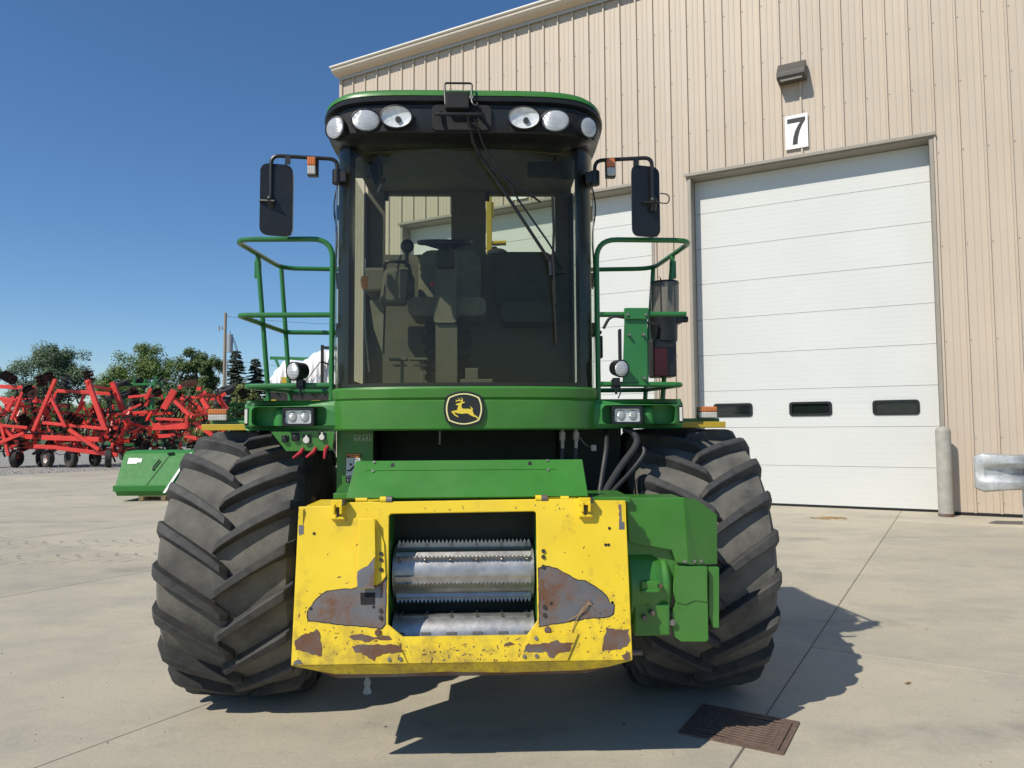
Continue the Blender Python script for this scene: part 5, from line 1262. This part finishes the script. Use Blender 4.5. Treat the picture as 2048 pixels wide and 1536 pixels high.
def implement(name, label, x0, Y, beams, discs, wheels, mat, seed, depth=1.7, extra=62, group='folded tillage implements'):
    rnd = random.Random(seed); t = thing(name, label, 'tillage implement', (x0, Y, -.03), 0, group)
    for i, (xa, za, xb, zb, w) in enumerate(beams):
        y = rnd.uniform(-.25, .25)
        mb = MB(); mb.beam((xa - x0, y, za), (xb - x0, y + rnd.uniform(-.1, .1), zb), w * .8, w); mb.build('frame_beam', mat, t, smooth=0, bevel=.012, seg=1)
        if rnd.random() < .6:
            mb = MB(); y2 = depth + rnd.uniform(-.3, .3); mb.beam((xa - x0 + .3, y2, za), (xb - x0 + .3, y2, zb), w * .8, w); mb.build('frame_beam', mat, t, smooth=0)
        if i % 3 == 0:
            mb = MB(); zc = (za + zb) / 2; xc = (xa + xb) / 2 - x0; mb.beam((xc, y, zc), (xc + .2, depth, zc + rnd.uniform(-.1, .1)), .12, .12); mb.build('cross_beam', mat, t, smooth=0)
    for x, z in discs:
        ax = rnd.choice(((0, 0), (.5, 0), (1.3, .3)))
        n = rnd.randint(2, 4); y = rnd.uniform(-.2, .6); dx = rnd.uniform(-.05, .05)
        tilt = Matrix.Rotation(RAD(rnd.uniform(20, 110)), 4, 'Y') @ Matrix.Rotation(rnd.uniform(-.4, .4), 4, 'Z')
        base = Matrix.Translation((x - x0, y, z)) @ tilt
        for k in range(n): inst('disc_blade', DISC if rnd.random() < .85 else DISCP, t, base @ Matrix.Translation((-.20 * k, 0, 0)))
        mb = MB(); mb.cyl(base @ Vector((.1, 0, 0)), base @ Vector((-.2 * n, 0, 0)), .04, seg=8); mb.build('gang_shaft', M['disc'], t)
    for x, z in wheels:
        fwheel(t, x - x0, rnd.uniform(.1, .5), .44, RAD(rnd.uniform(15, 65)), 1.0, 0, abs(x + 22.71) < .01)
        fwheel(t, x - x0 + .5, 1.4, .44, RAD(rnd.uniform(50, 70)), 1.0)
        mb = MB(); mb.beam((x - x0, .3, .44), (x - x0 + .1, .3, 1.2), .1, .1); mb.build('wheel_leg', mat, t, smooth=0)
    xs = [b[0] for b in beams] + [b[2] for b in beams]; lo, hi = min(xs) - x0, max(xs) - x0
    for k in range(75):
        x = rnd.uniform(lo, hi); z = rnd.uniform(.6, 2.9); y = rnd.uniform(.5, depth); a = rnd.choice((0, 0, .5, 1.2, 1.57, 2.2)); l = rnd.uniform(.3, .9)
        mb = MB(); q = rnd.uniform(.05, .13); mb.beam((x, y, z), (x + l * math.cos(a), y + .2, z + l * math.sin(a)), q, q); mb.build('brace', mat if rnd.random() < .6 else M['disc'], t, smooth=0)
    for k in range(extra):          # spring shanks, hoses and links hanging in the frame
        x = rnd.uniform(lo, hi); z = rnd.uniform(.5, 3.6); y = rnd.uniform(.3, depth)
        mb = MB()
        if rnd.random() < .6:
            mb.tube(fillet([(x, y, z + .45), (x + .10, y, z + .2), (x - .15, y + .1, z - .05), (x + .05, y, z - .35)], .15, 3), .045, 5); mb.build('shank', M['disc'] if rnd.random() < .75 else mat, t)
        else:
            mb.tube(fillet([(x, y - .3, z), (x + .4, y - .3, z - .12 + rnd.uniform(-.1, .1)), (x + .9, y - .2, z + .05)], .2, 3), .018, 5); mb.build('hydraulic_hose', M['hose'], t)
    return t
B1 = [(-22.24, 4.3, -23.25, 1.79, .17), (-20.7, 4.25, -19.8, 1.93, .23), (-22.21, 3.74, -20.49, 3.66, .17), (-22.31, 3.38, -21.6, 1.97, .15), (-21.0, 3.53, -21.58, 2.01, .11), (-22.84, 2.19, -19.64, 1.87, .15), (-21.39, 1.86, -19.88, .87, .17), (-22.04, .96, -19.16, .6, .19), (-23.18, 1.04, -22.05, .99, .19), (-22.32, 1.58, -22.26, .92, .15), (-22.74, 1.47, -19.93, 1.36, .23), (-21.46, 1.78, -21.45, 1.41, .11), (-20.66, 4.21, -20.65, 3.79, .17)]
D1 = [(-22.69, 4.40), (-21.72, 3.97), (-20.85, 4.33), (-23.31, 3.62), (-23.28, 2.93), (-21.50, 3.09), (-21.10, 2.20), (-19.56, 1.39), (-22.4, 1.0), (-20.3, 2.6)]
implement('disk_ripper', 'red folded tillage implement with the tall A-frame mast', -21.5, 36, B1, D1, [(-22.71, .4), (-21.50, .4), (-19.64, .4)], M['red'], 11)
B0 = [(-26.4, 4.05, -23.35, 3.88, .19), (-23.77, 3.81, -24.29, 2.33, .13), (-26.0, 3.5, -24.3, 3.28, .19), (-24.32, 3.32, -24.57, 2.79, .19), (-26.4, 1.6, -23.4, 1.5, .22), (-25.8, 2.9, -24.0, 1.2, .17), (-24.9, 1.2, -23.6, 1.7, .16), (-26.2, 2.2, -23.6, 1.95, .15), (-24.8, 2.0, -24.4, .6, .15)]
implement('disk_ripper', 'red folded tillage implement cut off by the left picture edge', -24.8, 36.2, B0, [(-24.44, 4.30), (-23.79, 3.32), (-23.94, 2.22), (-23.32, 4.13), (-24.4, 1.3), (-25.2, 2.5), (-24.0, .9)], [(-24.34, .4), (-25.6, .4)], M['red'], 12, extra=25)
B2 = [(-19.65, 3.49, -18.49, 3.61, .14), (-18.49, 3.93, -18.72, 3.37, .16), (-18.72, 3.37, -18.87, 3.01, .14), (-20.87, 2.56, -20.54, 2.96, .14), (-20.71, 2.62, -18.56, 2.72, .14), (-18.57, 2.76, -18.86, 2.3, .14), (-20.32, 2.35, -20.46, 1.59, .18), (-20.26, 2.35, -18.6, 1.84, .16), (-18.58, 2.04, -18.6, 1.52, .18), (-17.31, 3.84, -17.81, 2.88, .3), (-17.17, 4.12, -17.17, 3.92, .22), (-16.95, 3.4, -16.11, 3.47, .16), (-16.11, 3.47, -15.66, 3.75, .16), (-15.95, 3.47, -15.54, 2.87, .24), (-17.27, 3.28, -16.46, 2.55, .18), (-16.46, 2.59, -15.61, 2.61, .12), (-16.61, 2.49, -16.58, 1.91, .18), (-16.37, 2.19, -15.45, 1.52, .2), (-16.83, 1.49, -15.83, 1.25, .18), (-18.19, 1.48, -17.12, 1.55, .2), (-18.18, 2.38, -16.81, 2.31, .14), (-18.45, 1.96, -16.65, 2.03, .36), (-19.24, 1.77, -19.97, 1.85, .2), (-19.28, 1.77, -19.32, 1.53, .16)]
D2 = [(-18.14, 1.04), (-17.39, 1.10), (-18.74, 1.01), (-17.86, 4.17), (-18.21, 3.69), (-16.58, 4.35), (-19.45, 3.6), (-18.07, 2.96), (-19.19, 3.05), (-16.2, 3.0), (-16.0, 1.9)]
i2 = implement('disk_ripper', 'red folded tillage implement right of the A-frame one, behind the green box', -18.2, 38, B2, D2, [(-19.3, .4), (-17.2, .4), (-15.8, .4)], M['red'], 13)
inst('disc_blade', disc_mesh(.42, 'disc_pale'), i2, Matrix.Translation((1.75, -.3, 4.18)) @ Matrix.Rotation(RAD(70), 4, 'Y') @ Matrix.Rotation(RAD(-15), 4, 'Z'))
B3 = [(-24.30, 4.25, -24.13, 4.85, .14), (-24.07, 4.57, -21.65, 4.60, .14), (-21.71, 5.12, -21.97, 4.23, .14), (-22.44, 4.42, -22.31, 4.94, .14), (-22.97, 5.03, -22.95, 4.43, .14), (-23.9, 4.0, -22.0, 3.9, .2), (-24.0, 3.0, -21.5, 3.0, .2), (-24.4, 1.0, -21.2, 1.0, .25), (-23.6, 4.2, -23.7, 1.0, .2), (-22.0, 4.2, -21.8, 1.0, .2)]
i3 = implement('green_cultivator', 'green folded cultivator rising behind the red implements', -22.9, 45, B3, [(-22.6, 4.5), (-22.1, 3.6)], [(-23.8, .4), (-21.8, .4)], M['green_far'], 14)
for x, z in ((-23.54, 4.64), (-23.36, 3.92), (-24.01, 3.92)): fwheel(i3, x + 22.9, -.5, z, RAD(70), .95, RAD(70))
B4 = [(-17.0, 3.2, -13.0, 3.25, .2), (-16.6, 3.3, -15.8, 2.0, .16), (-15.2, 3.3, -14.8, 1.2, .2), (-16.8, 1.2, -13.0, 1.2, .22), (-14.0, 3.6, -13.4, 1.4, .16), (-16.4, 2.4, -13.4, 2.45, .14)]
i4 = implement('green_planter', 'green implement with upright tyres left of the white tarp', -15.0, 42, B4, [(-15.2, 3.7), (-14.0, 3.5), (-13.5, 3.2), (-14.6, 2.4)], [(-16, .4), (-13.8, .4)], M['green_far'], 15, extra=45)
for x, z in ((-16.05, 4.02), (-16.3, 3.35)): fwheel(i4, x + 15.0, -.5, z, RAD(70), 1.1, RAD(65))

# ------------------------------------------------------------------ tarp-covered machine
t = thing('covered_machine', 'machine under a white tarpaulin beyond the left handrail', 'machine', (-11.6, 42.5, -.03))
mb = MB(); mb.box(-2.3, 2.6, -.4, 1.8, 1.0, 4.3).box(-2.6, 3.0, -.2, .2, 3.4, 3.7); mb.build('body', M['disc'], t, smooth=0, bevel=.05)
for x in (-1.6, 1.9): fwheel(t, x, -.2, .88, RAD(90), 2.0); fwheel(t, x, 1.6, .88, RAD(90), 2.0)
prof = [(-2.35, 4.45), (-2.0, 5.1), (-1.5, 5.78), (-1.0, 5.82), (-.45, 5.70), (-.1, 5.95), (.35, 6.28), (.8, 6.40), (1.3, 6.36), (1.8, 6.2), (2.4, 5.6), (2.7, 4.6)]
rnd = random.Random(4); rows = []
N = 56
def pz(x):
    for (a, b), (c, d) in zip(prof, prof[1:]):
        if x <= c: return b + (d - b) * (x - a) / (c - a)
    return prof[-1][1]
for k in range(N + 1):
    x = -2.35 + 5.05 * k / N; top = pz(x); row = []
    for j, (y, q) in enumerate(((-.75, 0), (-.72, .25), (-.62, .55), (-.45, .82), (-.1, .98), (.6, 1.0), (1.4, .8), (1.7, .2))):
        z = 4.35 + (top - 4.35) * q; fold = .07 * math.sin(k * 1.7 + j * .4) + .05 * math.sin(k * .9 + 2 + j * .9)
        row.append((x + .04 * math.sin(j * 2 + k), y + fold * (1.2 - .4 * q), z + .03 * math.sin(k * 2.1 + j)))
    rows.append(row)
MB().grid(rows).build('tarpaulin', M['tarp'], t, smooth=70)
mb = MB(); mb.box(.82, .98, -.95, -.85, 4.2, 6.55).beam((.9, -.9, 6.4), (2.5, -.9, 6.35), .12, .16).beam((.9, -.9, 5.6), (1.6, -.9, 5.3), .1, .1).beam((.8, -.9, 5.6), (-.1, -.9, 4.4), .04, .04); mb.build('roll_bar', M['black_matt'], t, smooth=0)
mb = MB(); mb.beam((-2.6, .8, 6.0), (-.2, .8, 5.92), .1, .18).beam((-2.3, .8, 5.98), (-2.0, .8, 5.3), .12, .12); mb.build('boom', M['green_far'], t, smooth=0)
mb = MB(); mb.box(-1.5, -.9, -.80, -.5, 4.35, 4.75).box(-2.2, -1.8, -.5, -.38, 3.3, 3.5).box(.2, .7, -.5, -.38, 3.3, 3.45); mb.build('yellow_panel', M['yellow_part'], t, smooth=0)

# ------------------------------------------------------------------ utility pole
t = thing('utility_pole', 'grey wooden utility pole with a transformer beside the spruce', 'utility pole', (-23.37, 60, -.06))
MB().cyl((0, 0, 0), (0, 0, 11.4), .16, .11, 12).build('pole', M['pole_wood'], t)
MB().cyl((.18, -.02, 0), (.18, -.02, 7.5), .05, seg=8).build('conduit', M['galv'], t)
mb = MB(); mb.cyl((.42, -.05, 8.15), (.42, -.05, 9.6), .24, seg=16).cyl((.42, -.05, 9.6), (.42, -.05, 9.9), .05, seg=8); mb.build('transformer', M['grey_metal'], t)
mb = MB(); mb.cyl((0, 0, 10.1), (-.55, 0, 10.15), .03, seg=6).cyl((-.5, 0, 9.9), (-.5, 0, 10.35), .06, seg=8).cyl((-.25, 0, 10.0), (-.25, 0, 10.3), .05, seg=8).cyl((0, 0, 11.2), (.5, 0, 11.05), .02, seg=6); mb.build('insulators', M['grey_metal'], t)
mb = MB(); mb.tube(fillet([(.6, -.05, 9.5), (.9, 0, 8.8), (1.1, 0, 8.0), (.8, 0, 7.7), (.2, 0, 7.3)], .3), .03, 6).tube(fillet([(.6, -.1, 9.3), (.85, 0, 8.6), (1.05, 0, 7.9), (.9, 0, 7.6)], .3), .02, 6); mb.build('drop_cables', M['wire'], t)
mb = MB()
for z0, y1, z1 in ((11.1, 40, 9.4), (7.6, 42, 6.0)):
    mb.tube([(k / 12 * 34, (y1 - 60) * k / 12, z0 + (z1 - z0) * k / 12 - 1.3 * math.sin(math.pi * k / 12)) for k in range(13)], .012, 4)
mb.build('power_line', M['wire'], t)

# ------------------------------------------------------------------ trees
def tree(name, label, x, y, h, rx, seed, mat, clumps, leaves, zlo=.28, trunk=.28, leaf=.34, cat='tree', group='trees beyond the yard', lobes=None):
    rnd = random.Random(seed); t = thing(name, label, cat, (x, y, -.075), 0, group)
    mb = MB(); cl = []
    lobes = lobes or [(rnd.uniform(-.5, .5) * rx, rnd.uniform(-.4, .4) * rx, h * rnd.uniform(zlo + .2, .82), rx * rnd.uniform(.45, .65)) for _ in range(6)] + [(0, 0, h * .66, rx * .7)]
    for _ in range(clumps):
        lx, ly, lz, lr = rnd.choice(lobes)
        d = Vector((rnd.gauss(0, 1), rnd.gauss(0, 1), rnd.gauss(0, 1))).normalized() * lr * rnd.uniform(.55, 1.05)
        p = Vector((lx, ly, lz)) + Vector((d.x, d.y, d.z * .85))
        if p.z < h * zlo or p.z > h: continue
        cl.append((p, rnd.uniform(.5, 1.0) * rx * .27))
    mb.tube([(0, 0, 0), (rnd.uniform(-.1, .1), 0, h * .25), (rnd.uniform(-.2, .2), 0, h * .5), (rnd.uniform(-.3, .3), 0, h * .8)], [trunk, trunk * .8, trunk * .5, .05], 8)
    mb.build('trunk', M['bark'], t)
    lm = MB()
    for p, r in cl[::3]:
        z0 = rnd.uniform(.22, .5) * h; b = Vector((0, 0, z0)); m_ = (b + p) / 2 + Vector((0, 0, -.05 * h)); lm.tube([b, m_, p], [trunk * .32, trunk * .2, .03], 5)
    lm.build('limbs', M['bark'], t)
    vs = []; fs = []
    per = max(1, int(leaves * 2.9) // max(1, len(cl)))
    for p, r in cl:
        for _ in range(per):
            d = Vector((rnd.gauss(0, 1), rnd.gauss(0, 1), rnd.gauss(0, .8))); d = d.normalized() * r * rnd.random() ** .45
            c = p + d; n = (d.normalized() * .8 + Vector((-.35, -.45, .45)) + Vector((rnd.uniform(-1, 1), rnd.uniform(-1, 1), rnd.uniform(-.5, 1)))).normalized()
            u = n.orthogonal().normalized(); u.rotate(Matrix.Rotation(rnd.uniform(0, 6.28), 3, n)); w = n.cross(u); s = leaf * rnd.uniform(.5, 1.1) * .85
            k = len(vs); vs += [c - u * s * .5, c + w * s * .32 + n * s * .08, c + u * s * .5, c - w * s * .32 + n * s * .08]; fs.append((k, k + 1, k + 2, k + 3))
    me = bpy.data.meshes.new('crown'); me.from_pydata([tuple(v) for v in vs], [], fs); me.materials.append(mat)
    inst('crown', me, t)
    return t
tree('broadleaf_tree', 'grey-green broad tree standing alone at far left', -56.2, 90, 12.9, 5.0, 1, M['leaf1'], 130, 9500, lobes=[(-2.2, 0, 9.2, 2.7), (1.8, 0, 9.6, 2.6), (0, 0, 8.0, 3.2), (3.0, 0, 7.6, 2.0), (-3.2, 0, 6.4, 2.0), (.3, 0, 10.6, 2.0), (0, 1, 5.5, 2.8)])
tree('broadleaf_tree', 'large yellow-green tree with open layered crown behind the red implements', -45.2, 90, 13.0, 5.0, 2, M['leaf2'], 150, 9500, lobes=[(.2, 0, 10.8, 1.9), (-1.4, 0, 9.0, 2.5), (2.6, 0, 9.6, 1.9), (-3.0, 0, 7.6, 2.2), (1.6, 0, 7.4, 2.8), (-4.2, 0, 5.6, 2.2), (3.4, 0, 6.0, 2.0), (0, 0, 5.2, 3)])
tree('broadleaf_tree', 'dark green upright tree left of the utility pole', -38.2, 90, 12.3, 2.9, 3, M['leaf3'], 110, 8000, lobes=[(-1.0, 0, 10.2, 1.7), (1.2, 0, 9.8, 1.6), (0, 0, 8.3, 2.2), (-.6, 0, 6.3, 2.3), (1.3, 0, 6.6, 1.9), (0, 0, 4.4, 2.6)])
tree('broadleaf_tree', 'tree branch just showing at the left picture edge', -65.3, 90, 12.4, 3.4, 4, M['leaf3'], 70, 4500)
tree('broadleaf_tree', 'small tree showing between the left handrail and the cab', -17.0, 74, 11.2, 2.6, 5, M['leaf3'], 80, 5000)
tree('broadleaf_tree', 'dark tree behind the tarp-covered machine', -21.3, 80, 9.6, 3.4, 6, M['leaf3'], 70, 4500)
for i, (x, y, h, rx, mt, lb) in enumerate(((-51.0, 95, 8.4, 3.2, 'leaf1', 'low tree between the two large trees at left'), (-41.5, 86, 8.2, 2.4, 'leaf2', 'low bushy tree between the yellow-green and dark trees'),
                             (-27.5, 66, 6.4, 2.4, 'leaf4', 'round yellow-green bush right of the utility pole'), (-24.2, 67, 6.8, 2.5, 'leaf4', 'yellow-green bush in front of the spruces'), (-21.0, 68, 7.3, 2.4, 'leaf4', 'yellow-green bush beside the white tarp'),
                             (-33.0, 92, 7.0, 3.0, 'leaf3', 'dark low bush behind the utility pole'), (-60.5, 98, 7.5, 3.0, 'leaf3', 'dark low bush left of the lone broad tree'), (-55.5, 84, 5.6, 3.6, 'leaf3', 'low dark bush under the lone broad tree'), (-49.0, 84, 5.8, 3.6, 'leaf2', 'low green bush behind the A-frame implement'), (-44.0, 82, 5.6, 3.4, 'leaf3', 'low dark bush under the large yellow-green tree'), (-37.8, 82, 5.6, 3.0, 'leaf1', 'low grey-green bush under the dark upright tree'), (-31.5, 78, 5.4, 3.0, 'leaf4', 'low yellow-green bush left of the utility pole foot'))):
    tree('bush', lb, x, y, h, rx, 20 + i, M[mt], 60, 3600, zlo=.05, trunk=.12, leaf=.30, cat='bush', group='bushes beyond the yard', lobes=[(-rx * .4, 0, h * .5, rx * .6), (rx * .4, 0, h * .55, rx * .6), (0, 0, h * .7, rx * .5), (0, 0, h * .3, rx * .8)])
def spruce(label, x, y, h, r0, seed):
    rnd = random.Random(seed); t = thing('spruce_tree', label, 'spruce', (x, y, -.075), 0, 'spruces by the utility pole')
    MB().cyl((0, 0, 0), (0, 0, h), .16, .02, 8).build('trunk', M['bark'], t)
    vs = []; fs = []
    for tier in range(26):
        z = h * (.12 + .87 * tier / 25); r = r0 * (1 - tier / 26) ** .8 + .08
        for b in range(15):
            a = rnd.uniform(0, 6.28); L = r * rnd.uniform(.6, 1.15); z = h * (.12 + .87 * tier / 25) + rnd.uniform(-.22, .22)
            for q in range(9):
                f = (q + 1) / 9; c = Vector((L * f * math.cos(a), L * f * math.sin(a), z - .30 * L * f + .12 * L * f * f)); s = .36 * (1.15 - .5 * f)
                for sd in (-1, 1):
                    n = Vector((-math.sin(a), math.cos(a), 0)) * sd; d = Vector((math.cos(a), math.sin(a), -.25)); k = len(vs)
                    vs += [c, c + n * s * .9 + d * s * .5 + Vector((0, 0, -.12 * s)), c + n * s * .5 + d * s * 1.1 + Vector((0, 0, -.25 * s)), c + d * s * .6]; fs.append((k, k + 1, k + 2, k + 3))
    me = bpy.data.meshes.new('crown'); me.from_pydata([tuple(v) for v in vs], [], fs); me.materials.append(M['needle']); inst('crown', me, t)
spruce('taller blue-green spruce just right of the utility pole', -26.35, 70.5, 9.4, 2.3, 1)
spruce('shorter blue-green spruce right of the taller one', -25.0, 72, 8.7, 2.1, 2)

# fastenings and print too small to pick apart one by one
for o in list(bpy.data.objects):
    if o.parent is not None and o.name.split('.')[0] in ('drilled_holes', 'flap_bolts', 'keyholes', 'shield_bolts', 'screws', 'door_hinges', 'decal_lines', 'decal_symbols', 'pictogram', 'bolts'):
        o['kind'] = 'stuff'
